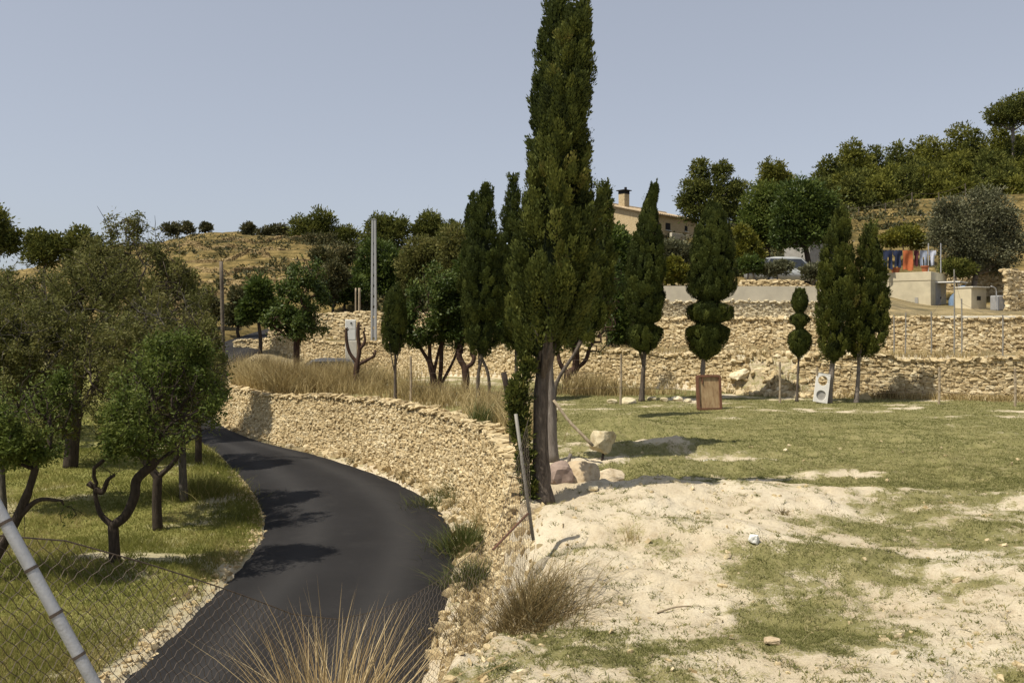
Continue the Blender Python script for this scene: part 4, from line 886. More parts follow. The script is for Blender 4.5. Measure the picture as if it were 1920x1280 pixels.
orchard_tree('dense carob tree with many dark stems right of the capsule cypress', 25.2, [[(818, 742), (812, 705), (806, 680)], [(806, 680), (790, 655), (775, 630)], [(806, 680), (806, 640), (812, 600)], [(818, 742), (826, 700), (828, 650), (832, 600)], [(820, 735), (838, 700), (852, 672), (862, 640)], [(812, 705), (822, 660), (835, 610)]],
             [(800, 590, 48, 58, 0), (850, 595, 40, 60, 0), (820, 540, 50, 40, 0), (775, 605, 28, 45, 0), (845, 560, 34, 40, 0)], 63, .10, 360, 20000, .10, 'citrus', 'bark_red', name='carob_tree', step=.3, spread=.15, leafw=.5)
orchard_tree('thin crowned almond tree with spreading dark limbs right of the thick trunk', 26, [[(1060, 738), (1064, 715), (1066, 700)], [(1066, 700), (1052, 685), (1046, 660), (1048, 640)], [(1066, 700), (1082, 690), (1098, 675), (1106, 650)], [(1080, 692), (1080, 665), (1078, 640)]],
             [(1075, 620, 42, 34, 0), (1110, 630, 34, 34, 0), (1130, 590, 38, 50, .5), (1140, 520, 34, 60, .8), (1080, 590, 40, 30, 0)], 64, .13, 260, 8000, .09, 'citrus', 'bark_red', step=.3, spread=.14)
orchard_tree('old pruned almond stump with stubby limbs between the ball clipped cypress and carob', 24.8, [[(872, 742), (874, 715), (872, 690)], [(872, 690), (862, 672), (860, 658)], [(872, 690), (886, 680), (890, 664)]], [(862, 655, 8, 10, 0, 6), (888, 662, 6, 8, 0, 6)], 65, .11, 20, 0, .05, 'almond', 'bark_red')

# --- background trees on the left skyline
sk = 'pines and bushes along the left skyline'
for k, (lab, d, bpx, bl, mat, n, lf) in enumerate([
    ('dark pine rising at the left edge of the photo, tallest of the left skyline', 70, -8, [(-8, 415, 26, 34), (-30, 440, 40, 50), (10, 455, 22, 24), (28, 448, 16, 20)], 'pine', 4200, .22),
    ('wide low dark pine, left of the two round pines on the left skyline', 78, 84, [(72, 455, 24, 22), (100, 460, 24, 22), (84, 478, 36, 22)], 'pine', 3200, .24),
    ('round dome pine, right of the two round pines on the left skyline', 78, 154, [(154, 450, 26, 24), (138, 466, 18, 20), (172, 468, 22, 18), (154, 485, 34, 18)], 'pine', 3200, .24),
    ('bushy dark pine on the skyline with two rounded lobes, beside the bald hill', 112, 588, [(602, 418, 24, 26), (566, 430, 24, 24), (592, 440, 34, 22), (560, 450, 14, 14)], 'pine', 4200, .30),
    ('dark spreading shrub below the bushy two lobed skyline pine', 105, 598, [(592, 455, 26, 16), (618, 452, 20, 13)], 'scrub', 1500, .26),
    ('low rounded pine between the two lobed pine and the concrete pole', 112, 650, [(648, 445, 26, 18), (632, 452, 16, 14)], 'pine', 2000, .28),
    ('broad pine directly behind the concrete pole top', 100, 728, [(712, 425, 26, 22), (742, 424, 24, 20), (722, 446, 44, 20)], 'pine', 3800, .27),
    ('rounded pine right of the concrete pole pine on the skyline', 102, 806, [(806, 420, 24, 22), (788, 436, 20, 18), (826, 436, 22, 18)], 'pine', 3400, .27),
    ('dark pine filling the skyline beside the twin tipped cypress', 96, 862, [(852, 440, 26, 22), (880, 445, 24, 24), (842, 456, 26, 18)], 'pine', 3000, .26),
    ('small round bush standing alone on the bald hilltop', 128, 466, [(466, 428, 13, 9)], 'scrub', 600, .30),
    ('low spreading bush on the bald hilltop right of the lone round bush', 126, 506, [(498, 436, 17, 9), (520, 432, 16, 11), (536, 438, 12, 10)], 'scrub', 1300, .30),
    ('pair of dark bushes at the left end of the bald hilltop', 126, 332, [(322, 430, 16, 11), (350, 428, 14, 10)], 'scrub', 1200, .30),
    ('flat little bush on the left slope of the bald hilltop', 127, 386, [(386, 427, 11, 7)], 'scrub', 500, .30),
]):
    blob_tree(lab, d, bpx, bl, 100 + k, mat, n, lf, .16, sk, 'pine_tree' if 'pine' in lab.split(',')[0].split(' on ')[0] else 'bush', 'tree' if mat == 'pine' else 'bush', clump=.30)
# --- trees of the middle distance, left and centre
mg = 'trees between the road bend and the far hillside'
for k, (lab, d, bpx, bl, mat, n, lf) in enumerate([
    ('small dark leafy tree left of the round crowned citrus tree', 44, 488, [(486, 545, 22, 24), (474, 575, 20, 24), (500, 580, 20, 22), (462, 590, 16, 18)], 'citrus', 3600, .17),
    ('tall dark tree close behind the concrete pole', 62, 712, [(705, 480, 32, 30), (735, 500, 34, 34), (700, 530, 36, 34), (745, 545, 34, 30), (676, 520, 22, 28)], 'citrus', 7000, .20),
    ('olive green tree behind the carob, hanging low over the wall', 58, 800, [(795, 470, 34, 24), (825, 480, 34, 28), (780, 505, 34, 28), (830, 520, 36, 30), (800, 545, 40, 26)], 'almond_dry', 7500, .19),
    ('yellowish feathery tree left of the twin tipped cypress', 48, 856, [(850, 466, 26, 40), (868, 500, 26, 44), (838, 530, 28, 40), (872, 560, 26, 40)], 'almond_dry', 5000, .15),
    ('dark leafy tree filling the gap between the carob and the twin tipped cypress', 36, 868, [(862, 560, 24, 40), (880, 520, 22, 44), (850, 600, 22, 34)], 'citrus', 5200, .14),
    ('dark leafy tree between the twin tipped cypress and the narrow dark cypress', 38, 948, [(940, 530, 22, 50), (955, 580, 22, 46), (938, 480, 16, 34), (950, 620, 20, 30)], 'citrus', 5600, .14),
    ('dark rounded hedge bush by the two white posts', 58, 648, [(640, 548, 28, 22), (668, 545, 24, 24), (620, 556, 18, 16)], 'citrus', 2600, .18),
    ('grey green bush on the slope above the round citrus tree', 74, 600, [(602, 478, 20, 13), (628, 490, 24, 16), (650, 480, 18, 14)], 'scrub', 2200, .22),
    ('brownish bush right of the round crowned citrus tree', 56, 632, [(626, 520, 24, 26), (612, 548, 18, 18)], 'scrub', 2200, .18),
    ('green bush on the verge beside the far road', 50, 450, [(448, 560, 18, 24), (436, 590, 18, 20), (458, 595, 16, 16)], 'scrub', 2000, .16),
    ('grey green bush behind the old wooden pole', 52, 404, [(392, 575, 18, 16), (410, 585, 16, 14)], 'scrub', 1600, .17),
    ('dense dark tree right behind the second tall cypress', 34, 1146, [(1150, 460, 26, 34), (1164, 510, 26, 44), (1150, 560, 26, 40), (1160, 610, 22, 30)], 'citrus', 6500, .13),
    ('yellow green bush behind the bushy cypress at the terrace wall', 36, 1142, [(1130, 600, 16, 26), (1150, 625, 16, 18)], 'almond', 2200, .12),
    ('leafy green tree below the stone house', 52, 1160, [(1150, 448, 24, 22), (1172, 470, 26, 28), (1140, 480, 24, 28), (1180, 500, 22, 30)], 'citrus', 5200, .17),
    ('grey green shrub below the shaded right wing of the house', 52, 1266, [(1258, 468, 22, 18), (1280, 478, 22, 20), (1262, 498, 20, 18)], 'olive', 3200, .16),
    ('yellow green shrub on the terrace above the concrete band', 44, 1266, [(1262, 500, 16, 18), (1280, 512, 16, 16), (1254, 518, 14, 14)], 'yellow', 2200, .14),
]):
    blob_tree(lab, d, bpx, bl, 130 + k, mat, n, lf, .10, mg, 'leafy_tree' if ' tree' in lab[:26] else 'bush', 'tree' if ' tree' in lab[:26] else 'bush', clump=.30, asp=.5, bmat='bark_dark')
# --- trees behind the topiary and around the parked silver car
rg = 'trees above the upper terraces'
for k, (lab, d, bpx, bl, mat, n, lf, nm) in enumerate([
    ('big pine with twin tops right of the stone house', 72, 1345, [(1312, 320, 18, 22), (1352, 318, 20, 18), (1300, 360, 30, 24), (1345, 358, 34, 28), (1385, 360, 22, 22), (1320, 395, 44, 26), (1370, 395, 34, 26), (1284, 382, 16, 16)], 'pine', 9000, .19, 'pine_tree'),
    ('dark round tree with bare trunks shading the parked silver car', 47, 1512, [(1500, 370, 40, 34), (1530, 385, 36, 36), (1480, 410, 36, 36), (1520, 430, 44, 34), (1555, 420, 30, 36), (1470, 445, 26, 20)], 'citrus', 10000, .16, 'leafy_tree'),
    ('mid green tree left of the dark round tree over the car', 50, 1440, [(1435, 375, 36, 30), (1420, 410, 36, 30), (1450, 430, 36, 30), (1410, 440, 24, 24), (1462, 390, 26, 30)], 'almond', 8000, .16, 'leafy_tree'),
    ('narrow pine top above the mid green tree', 80, 1456, [(1448, 322, 22, 22), (1466, 340, 22, 20), (1440, 345, 18, 18)], 'pine_bright', 3400, .20, 'pine_tree'),
    ('yellow green bush left of the parked silver car', 45, 1398, [(1392, 440, 18, 18), (1406, 462, 18, 20), (1388, 478, 14, 16), (1420, 480, 14, 14)], 'yellow', 3000, .13, 'bush'),
    ('small green bush in front of the yellow green bush', 43, 1408, [(1404, 495, 18, 16), (1420, 500, 12, 12)], 'citrus', 1400, .12, 'bush'),
    ('loose grey green bush half hiding the silver car', 43, 1455, [(1446, 505, 20, 12), (1470, 500, 16, 12)], 'olive', 1300, .12, 'bush'),
    ('yellow bush on the golden slope above the washing line', 58, 1690, [(1672, 448, 22, 14), (1700, 440, 24, 18), (1720, 452, 16, 14)], 'yellow', 2600, .17, 'bush'),
    ('large grey green olive tree right of the washing line', 49.5, 1828, [(1790, 420, 46, 34), (1840, 400, 50, 36), (1870, 440, 40, 36), (1800, 455, 50, 34), (1840, 475, 52, 28), (1772, 436, 32, 26), (1885, 410, 26, 28), (1902, 462, 24, 26), (1775, 388, 26, 20), (1850, 368, 30, 16), (1800, 500, 40, 16), (1868, 498, 34, 16)], 'olive', 15000, .13, 'olive_tree'),
    ('low dark bush under the olive tree beside the shed', 48.5, 1790, [(1786, 500, 22, 16), (1805, 505, 20, 14)], 'pine', 1800, .13, 'bush'),
    ('spiky grey bush by the stone kerb under the dark round tree', 41, 1530, [(1524, 510, 20, 12)], 'olive', 900, .14, 'bush'),
]):
    blob_tree(lab, d, bpx, bl, 160 + k, mat, n, lf, .17 if nm != 'bush' else .05, rg, nm, 'bush' if nm == 'bush' else 'tree', clump=.27, asp=.42, bmat='bark_dark' if nm == 'leafy_tree' else 'bark_grey')
# --- the pine wood on the right hill
pg = 'pines of the wood on the right hill'
rngp = np.random.default_rng(9)
pines = [
    (1562, 330, 88, 'pine at the left end of the wood, its lower boughs to the ground'), (1600, 300, 92, 'tallest pine near the left end of the wood, ragged top'), (1640, 315, 96, 'pine just right of the ragged topped pine'), (1580, 365, 84, 'front pine below the ragged topped pine'),
    (1625, 360, 86, 'pine in the middle of the front rank, above the fence line'), (1670, 350, 88, 'broad front pine above the golden slope'), (1690, 305, 102, 'greyish pine standing proud in the wood'), (1722, 292, 108, 'dark pine rising behind the greyish pine'),
    (1715, 340, 90, 'bright front pine right of the broad front pine'), (1760, 300, 104, 'bright green pine on the crest of the wood'), (1755, 345, 90, 'front pine left of the bare brown shrubs'), (1800, 275, 108, 'large bright pine on the crest left of the umbrella pine'),
    (1835, 285, 106, 'bright pine just below the umbrella pine'), (1800, 325, 95, 'rounded pine in the second rank under the crest'), (1850, 320, 96, 'pine in the second rank below the umbrella pine'), (1880, 270, 104, 'pine at the right under the umbrella pine trunk'),
    (1905, 300, 98, 'pine close to the right edge of the photo'), (1940, 260, 104, 'pine cut by the right edge of the photo'), (1890, 345, 90, 'front pine at the right above the olive tree'), (1930, 340, 92, 'front pine cut by the right edge'), (1545, 375, 82, 'small pine behind the dark round tree'), (1780, 355, 86, 'low pine above the olive tree'), (1600, 372, 81, 'low dark pine at the lower edge of the wood left of the fence'), (1645, 368, 82, 'low pine at the lower edge of the wood behind the first fence posts'), (1695, 358, 83, 'low pine at the lower edge of the wood behind the middle fence posts'), (1740, 350, 84, 'low pine at the lower edge of the wood behind the last fence posts'), (1840, 345, 88, 'low pine between the two front pines on the right'), (1800, 372, 82, 'lowest pine on the right slope just above the olive tree'), (1860, 365, 83, 'lowest pine on the right slope above the right half of the olive tree'), (1915, 368, 82, 'lowest pine on the right slope touching the right edge')]
for k, (px, pyc, d, lab) in enumerate(pines):
    bl = [(px + rngp.normal(0, 6), pyc - 18 * rngp.uniform(.7, 1.2), 22 * rngp.uniform(.8, 1.1), 22), (px - 20 * rngp.uniform(.6, 1.1), pyc + 10, 24, 22), (px + 20 * rngp.uniform(.6, 1.1), pyc + 8, 24, 22), (px + rngp.normal(0, 8), pyc + 32, 34, 24), (px + rngp.normal(0, 12), pyc + 52, 30, 18), (px + rngp.normal(0, 14), pyc + 66, 30, 16)]
    blob_tree(lab, d, px, bl, 200 + k, 'pine_bright' if k % 2 else 'pine', 4200, .25, .16, pg, clump=.29)
blob_tree('umbrella pine with bare forked trunk on the skyline at the right edge', 98, 1900, [(1880, 212, 30, 18), (1910, 198, 34, 20), (1935, 205, 34, 24), (1866, 226, 16, 9), (1900, 222, 34, 12)], 240, 'pine', 4200, .24, .2, pg, clump=.27)
# dry shrubs dotted over the two hillsides, copies of three bushes
protos = [blob_tree('low dry shrub on the hillside', 90, 420, [(420, 500, 12, 8), (430, 503, 9, 7)], 250 + q, ['scrub', 'almond_dry', 'pine'][q], 420, .22, .04, 'dry shrubs dotted over the hillsides', 'shrub', 'shrub', clump=.35, limbs=False) for q in range(3)]
rng = np.random.default_rng(31)
spots = [(float(rng.uniform(300, 700)), float(rng.uniform(56, 122))) for _ in range(64)] + [(float(rng.uniform(1560, 1900)), float(rng.uniform(58, 84))) for _ in range(26)] + [(float(rng.uniform(700, 1300)), float(rng.uniform(60, 110))) for _ in range(24)]
pb = [o.location.copy() for o in protos]
for q, (px, d) in enumerate(spots):
    pr = protos[q % 3]; o = pr if q < 3 else copy_tree(pr)
    o.location = GP(px, d, -.05); s_ = float(rng.uniform(.45, 1.25)) * (.8 if px > 1500 else 1); o.scale = (s_ * rng.uniform(.9, 1.5), s_, s_); o.rotation_euler = (0, 0, float(rng.uniform(0, 6.28)))
    o['label'] = 'low dry shrub dotted on the hillside beyond the terraces' 

# scrub and dry clumps that cover the hillsides
rng = np.random.default_rng(66); mb = MB(); n = 8000; px = rng.uniform(250, 1920, n); yy = 52 * (135 / 52) ** rng.uniform(0, 1, n); xx = (px - 960) / FOC * yy
den = fbm(xx * .06, yy * .09, 3, 68); mid_ = ((px > 620) & (px < 1560)); ok = (den + .22 * mid_ > .47) & ~((px > 1560) & (yy < 84) & (den < .66)); dR, nyR = pdist(xx, yy, Rc); ok &= ~((np.abs(dR + 1.6) < 3) & (yy < 60))
xx, yy, den, px = xx[ok], yy[ok], den[ok], px[ok]; zz = terrain(xx, yy); slp = terrain(xx, yy + .8) - zz; ok = (px > 640) | (slp > .14) | (rng.uniform(0, 1, len(xx)) < .22); xx, yy, den, zz = xx[ok], yy[ok], den[ok], zz[ok]; n = len(xx); sz = rng.uniform(.25, 1.0, n) * np.where(den > .55, 1.3, .8); idx = np.repeat(np.arange(n), 34); m_ = len(idx)
o_ = unit(rng.normal(0, 1, (m_, 3))); o_[:, 2] = np.abs(o_[:, 2]); P = np.c_[xx, yy, zz][idx] + o_ * sz[idx][:, None] * np.array([1, .9, .62]) * rng.uniform(.5, 1, (m_, 1)); cr = np.clip(rng.normal(.45, .25, n), 0, 1)
Lf = .26 * rng.uniform(.6, 1.4, m_); add_leaves(mb, P, o_ + rng.normal(0, .5, (m_, 3)), Lf, Lf * .55, rng, np.clip(cr[idx] + rng.normal(0, .1, m_), 0, 1), o_ + np.array([0, 0, .3]), .5)
o = mb.build('scrub', M['scrub']); tag(o, 'low scrub covering the far hillsides', 'scrub', kind='stuff')

# ------------------------------------------------------------------ grasses
rng = np.random.default_rng(3)
# short turf on the field
def scatter_field(n, y0, y1_, x0k, x1k, hmin, hmax, wd, thr, mbx):
    yy = y0 * (y1_ / y0) ** rng.uniform(0, 1, n); xx = yy * rng.uniform(x0k, x1k, n)
    g = green_mask(xx, yy) + (fbm(xx * 9, yy * 9, 3, 91) - .5) * 1.0
    dR, nyR = pdist(xx, yy, Rc); ok = (g > thr) & (dR > lipd(nyR) + .02) & (yy < np.interp(xx, *Y1) - .15); xx, yy, g = xx[ok], yy[ok], g[ok]
    m_ = len(xx); P = np.c_[xx, yy, terrain(xx, yy) - .004]; h = rng.uniform(hmin, hmax, m_) * (.6 + .6 * np.clip(g, 0, 1)) * (1 + yy * .012)
    r_ = np.clip(.42 + (fbm(xx * 1.3, yy * 1.3, 3, 95) - .5) * 1.1 + rng.normal(0, .16, m_), 0, 1)
    add_blades(mbx, P, h, wd * (1 + yy * .10), rng.uniform(.2, 1.6, m_), rng, r_)
mb = MB()
scatter_field(230000, 4.6, 13, -.08, .68, .010, .034, .004, .58, mb)
scatter_field(150000, 11, 27, -.02, .68, .012, .028, .006, .56, mb)
o = mb.build('grass', M['grass']); tag(o, 'short olive green grass growing in patches over the sandy field', 'grass', kind='stuff')
# orchard grass
mb = MB(); n = 190000; yy = 8.0 * (36 / 8.0) ** rng.uniform(0, 1, n); xx = yy * rng.uniform(-.66, -.12, n)
dL, nyL = pdist(xx, yy, Lc); ok = dL < -.03; xx, yy, dL = xx[ok], yy[ok], dL[ok]; tmk = turf_mask(xx, yy, -dL) + (fbm(xx * 5, yy * 5, 3, 96) - .5) * .6
ok = tmk > .42; xx, yy, dL, tmk = xx[ok], yy[ok], dL[ok], tmk[ok]; m_ = len(xx)
tall = ss((fbm(xx * .8, yy * .8, 3, 97) - .45) / .2); edge = np.exp(-((dL + .5) / .5) ** 2) * ss((yy - 11) / 3)
h = rng.uniform(.025, .075, m_) * (1 + 1.6 * tall * rng.uniform(.3, 1, m_) + 1.6 * edge * rng.uniform(.2, 1, m_))
add_blades(mb, np.c_[xx, yy, terrain(xx, yy) - .004], h, .008 * (1 + yy * .05), rng.uniform(.2, 1.2, m_), rng, np.clip(.45 + (fbm(xx * 1.1, yy * 1.1, 3, 98) - .5) * 1.2 + rng.normal(0, .15, m_), 0, 1))
o = mb.build('grass', M['orchard_grass']); tag(o, 'green grass under the orchard trees left of the road', 'grass', kind='stuff')
# tall dry grass on top of the wall
mb = MB()
def tall_dry(cx, cy, rx, ry, n, h0, h1, tilt=0):
    q = rng.normal(0, .5, (n, 2)); xx = cx + q[:, 0] * rx + q[:, 1] * tilt; yy = cy + q[:, 1] * ry
    dR, nyR = pdist(xx, yy, Rc); ok = (dR > lipd(nyR) + .05) & (fbm(xx * 2.2, yy * 2.2, 3, 19) + rng.normal(0, .08, len(xx)) > .44); xx, yy = xx[ok], yy[ok]; m_ = len(xx)
    hh = rng.uniform(h0 * .6, h1, m_) * (.45 + 1.1 * fbm(xx * 1.1, yy * 1.1, 3, 17))
    add_blades(mb, np.c_[xx, yy, terrain(xx, yy) - .02], hh, .012 + yy * .0004, rng.uniform(.05, .9, m_), rng, np.clip(.2 + .7 * fbm(xx * .9, yy * .9, 3, 23) + rng.normal(0, .25, m_), 0, 1), 3)
for px, d, rx, ry, n, h0, h1 in [(452, 32, 1.5, 1.7, 6500, .8, 1.4), (425, 33.6, 1.0, 1.4, 3000, .8, 1.3), (640, 34, 2.4, 1.5, 2600, .6, 1.1), (560, 34.5, 2.4, 1.4, 3000, .7, 1.2), (520, 29.8, 1.6, 1.8, 6500, .8, 1.4), (590, 28.8, 1.5, 1.6, 5200, .7, 1.3), (640, 28, 1.0, 1.4, 2600, .5, 1.0), (715, 27.5, 1.8, 1.6, 2000, .3, .8), (790, 24.5, 1.6, 1.5, 1700, .3, .7), (860, 22.5, 1.2, 1.8, 1700, .3, .8), (930, 20, .8, 2.2, 1600, .3, .75), (1100, 25.8, 1.6, .9, 2400, .3, .75), (1180, 25.8, 1.5, .6, 900, .2, .5), (980, 17, .5, 1.6, 900, .3, .7), (480, 38, 2.2, 1.2, 1600, .6, 1.1)]:
    c_ = GP(px, d); tall_dry(c_[0], c_[1], rx, ry, n, h0, h1)
o = mb.build('dry_grass', M['dry']); tag(o, 'tall straw coloured dry grass above the roadside wall', 'grass', kind='stuff')
# thin grass along the terrace ledges
mb = MB()
for Yv, x0, x1_, n, off in ((Y1, -6, 20, 5200, .45), (Y2, 5, 22, 3600, .35), (Y1, 1.5, 16, 5200, -.5)):
    xx = rng.uniform(x0, x1_, n); keep = fbm(xx * .7, xx * 0, 3, int(off * 10) + 30) > .44; xx = xx[keep]; yy = np.interp(xx, *Yv) + off + rng.normal(0, .22, len(xx)); m_ = len(xx)
    add_blades(mb, np.c_[xx, yy, terrain(xx, yy) - .02], rng.uniform(.08, .34, m_), .02, rng.uniform(.1, .8, m_), rng, np.clip(rng.normal(.45, .25, m_), 0, 1), 2)
o = mb.build('dry_grass', M['dry']); tag(o, 'thin dry weeds along the ledges of the terrace walls', 'grass', kind='stuff')

def tuft(name, label, c, n, r, h0, h1, wd, lean, mat, seed, seg=5, cat='grass tuft', group=None, heads=0):
    rg_ = np.random.default_rng(seed); q = rg_.normal(0, .45, (n, 2)) * r; P = np.c_[c[0] + q[:, 0], c[1] + q[:, 1], np.full(n, c[2])]
    P[:, 2] = terrain(P[:, 0], P[:, 1]) - .02
    az = np.arctan2(q[:, 1], q[:, 0]) + rg_.normal(0, 1.0, n); rad = np.linalg.norm(q, axis=1) / (r * .6)
    mbx = MB(); hh = (h0 + (h1 - h0) * rg_.uniform(0, 1, n) ** 1.6) * rg_.choice([1, 1, 1, .55], n) * (1.1 - .25 * np.clip(rad, 0, 1)); add_blades(mbx, P, hh, wd, np.clip(lean * (.25 + rad) * rg_.uniform(.5, 1.4, n), 0, 1.6), rg_, np.clip(rg_.normal(.5, .24, n), 0, 1), seg, az)
    o = mbx.build(name, M[mat], loc=tuple(float(v_) for v_ in c)); return tag(o, label, cat, group)
tuft('grass_tuft', 'big tuft of straw coloured grass in the foreground beside the road', GP(618, 3.8), 1250, .26, .42, 1.0, .009, .55, 'straw', 71, 6)
tuft('grass_tuft', 'bushy brown and green tuft on the bank under the leaning steel post', GP(985, 7.5), 1500, .55, .30, .62, .007, .9, 'brown_tuft', 72, 5)
tuft('grass_tuft', 'brown tuft clinging to the bank edge left of the bushy tuft', GP(925, 7.9), 700, .4, .2, .45, .007, 1.0, 'brown_tuft', 73, 4)
tuft('grass_tuft', 'green reedy weeds at the foot of the wall beside the road bend', GP(868, 14.4), 900, .5, .35, .75, .012, .6, 'reed', 74, 4)
tuft('grass_tuft', 'second clump of green reeds nearer along the wall foot', GP(880, 12.4), 800, .42, .3, .65, .011, .6, 'reed', 75, 4)
tuft('grass_tuft', 'small green weeds at the wall foot farther round the bend', GP(806, 17.9), 500, .6, .2, .5, .013, .7, 'reed', 76, 4)
tuft('grass_tuft', 'grey green shrubby weed on top of the wall left of the cypress', GP(885, 18.6), 900, .6, .4, .9, .012, .6, 'reed', 77, 4)
tuft('grass_tuft', 'tall dry stalks on top of the wall beside the thick trunk', GP(935, 15.2), 420, .45, .5, 1.2, .010, .5, 'dry', 78, 5)
tuft('grass_tuft', 'pale thin stalks on the verge right of the foreground tuft', GP(790, 6.4), 60, .30, .4, 1.1, .006, .22, 'straw', 79, 5)
tuft('grass_tuft', 'yellow tuft on the sandy slope in front of the boulders', GP(1182, 9.0), 70, .12, .10, .26, .005, .5, 'dry', 80, 4)
tuft('grass_tuft', 'dark little plant on the sandy brow in the middle of the field', GP(1470, 10.0), 60, .10, .06, .16, .012, .9, 'brown_tuft', 81, 3)
tuft('grass_tuft', 'tall orchard grass along the road edge left of the far bend', GP(372, 18.3), 2400, 1.0, .25, .6, .012, .5, 'orchard_grass', 82, 4)
tuft('grass_tuft', 'low green weed at the left edge of the near sand', GP(935, 5.9), 160, .12, .05, .12, .010, 1.2, 'reed', 83, 3)
tuft('grass_tuft', 'reddish bush on the wall foot below the dry grass', GP(522, 28.4), 500, .5, .2, .6, .014, .8, 'brown_tuft', 84, 4)
tuft('grass_tuft', 'rusty brown bush above the far wall beside the road', GP(490, 41), 700, .7, .4, 1.0, .02, .8, 'brown_tuft', 85, 4)
tuft('grass_tuft', 'rusty brown bush on the ledge right of the last cypress', GP(1664, 24.6), 320, .3, .2, .55, .014, .5, 'brown_tuft', 86, 4)
# weeds sprinkled on the sand: tiny rosettes
rng = np.random.default_rng(12); mb = MB()
for q in range(1700):
    yy_ = float(4.8 * (11 / 4.8) ** rng.uniform()); xx_ = yy_ * float(rng.uniform(-.04, .66)); dR, nyR = pdist([xx_], [yy_], Rc)
    if dR[0] < lipd(nyR[0]) - .1: continue
    m_ = int(rng.integers(6, 22)); rr_ = float(rng.uniform(.012, .06)); P = np.c_[xx_ + rng.normal(0, rr_, m_), yy_ + rng.normal(0, rr_, m_), np.zeros(m_)]; P[:, 2] = terrain(P[:, 0], P[:, 1]) - .003
    add_blades(mb, P, rng.uniform(.012, .05, m_), .009, rng.uniform(.6, 2.2, m_), rng, np.clip(rng.normal(.25 if q % 4 else .9, .2, m_), 0, 1), 2)
o = mb.build('weeds', M['grass']); tag(o, 'tiny weeds and dead stalks sprinkled over the bare sand', 'weeds', kind='stuff')
rng = np.random.default_rng(15); mb = MB()
for q in range(75):
    j = int(rng.integers(np.argmin(np.abs(Rc[:, 1] - 10)), np.argmin(np.abs(Rc[:, 1] - 31)))); tgv = unit(np.gradient(Rc, axis=0))[j]; nv = np.array([tgv[1], -tgv[0]]); c_ = Rc[j] + nv * rng.uniform(.12, .5) + rng.normal(0, .1, 2)
    m_ = int(rng.integers(15, 60)); rr_ = float(rng.uniform(.05, .16)); P = np.c_[c_[0] + rng.normal(0, rr_, m_), c_[1] + rng.normal(0, rr_, m_), np.zeros(m_)]; P[:, 2] = np.minimum(terrain(P[:, 0], P[:, 1]), -3.55) - .01
    add_blades(mb, P, rng.uniform(.06, .32, m_), .016, rng.uniform(.3, 1.5, m_), rng, np.clip(rng.normal(.3 if q % 3 else .8, .2, m_), 0, 1), 3)
o = mb.build('weeds', M['brown_tuft']); tag(o, 'straggling brown weeds along the foot of the roadside wall', 'weeds', kind='stuff')
# clods and pebbles of the sand and the crumbling bank
rng = np.random.default_rng(14); mb = MB(); n = 3800
yy = 4.4 * (16 / 4.4) ** rng.uniform(0, 1, n); xx = yy * rng.uniform(-.2, .66, n); dR, nyR = pdist(xx, yy, Rc); lp = lipd(nyR)
ok = (dR > .15) & ((dR < lp + .35) | (rng.uniform(0, 1, n) < .22)); xx, yy, dR = xx[ok], yy[ok], dR[ok]; n = len(xx)
sz = .006 + .026 * rng.uniform(0, 1, n) ** 4 + .016 * (dR < 1.4) * rng.uniform(0, 1, n) ** 3
add_stones(mb, np.c_[xx, yy, terrain(xx, yy) + sz * .25], sz[:, None] * rng.uniform(.7, 1.3, (n, 3)) * np.array([1, 1, .75]), frames(unit(rng.normal(0, 1, (n, 2))), unit(rng.normal(0, 1, (n, 2))), rng, .5), rng, np.clip(rng.normal(.6, .2, n), 0, 1))
n = 900; yy = rng.uniform(6.6, 13.5, n); dd = rng.uniform(.2, 1.3, n); xx = np.interp(yy, Rc[:, 1], Rc[:, 0]) + dd
sz = (.012 + .06 * rng.uniform(0, 1, n) ** 2) * (.55 + .45 * ss((yy - 8) / 4)); add_stones(mb, np.c_[xx, yy, terrain(xx, yy) + sz * .1], sz[:, None] * rng.uniform(.7, 1.3, (n, 3)), frames(unit(rng.normal(0, 1, (n, 2))), unit(rng.normal(0, 1, (n, 2))), rng, .6), rng, np.clip(rng.normal(.55, .2, n), 0, 1))
n = 900; yy = rng.uniform(9, 31, n); j = np.searchsorted(Rc[:, 1], yy); tgv = unit(np.gradient(Rc, axis=0)); j = np.clip(j, 0, len(Rc) - 1); nv = np.stack([tgv[:, 1], -tgv[:, 0]], 1)[j]
P = Rc[j] + nv * rng.uniform(.06, .5, n)[:, None] + rng.normal(0, .1, (n, 2)); sz = .012 + .08 * rng.uniform(0, 1, n) ** 3
add_stones(mb, np.c_[P, terrain(P[:, 0], P[:, 1]) + sz * .3], sz[:, None] * rng.uniform(.7, 1.3, (n, 3)), frames(unit(rng.normal(0, 1, (n, 2))), unit(rng.normal(0, 1, (n, 2))), rng, .6), rng, np.clip(rng.normal(.55, .2, n), 0, 1))
n = 1500; yy = rng.uniform(7.5, 22, n); xx = np.interp(yy, Lc[:, 1], Lc[:, 0]) - np.abs(rng.normal(0, .22, n)) + .06; sz = .006 + .028 * rng.uniform(0, 1, n) ** 4
add_stones(mb, np.c_[xx, yy, terrain(xx, yy) + sz * .3 + .02 * (rng.uniform(0, 1, n) > 2)], sz[:, None] * rng.uniform(.7, 1.3, (n, 3)), frames(unit(rng.normal(0, 1, (n, 2))), unit(rng.normal(0, 1, (n, 2))), rng, .6), rng, np.clip(rng.normal(.5, .2, n), 0, 1))
o = mb.build('pebbles', M['stone']); tag(o, 'pebbles and clods on the sand, the crumbling bank and the verge', 'pebbles', kind='stuff')

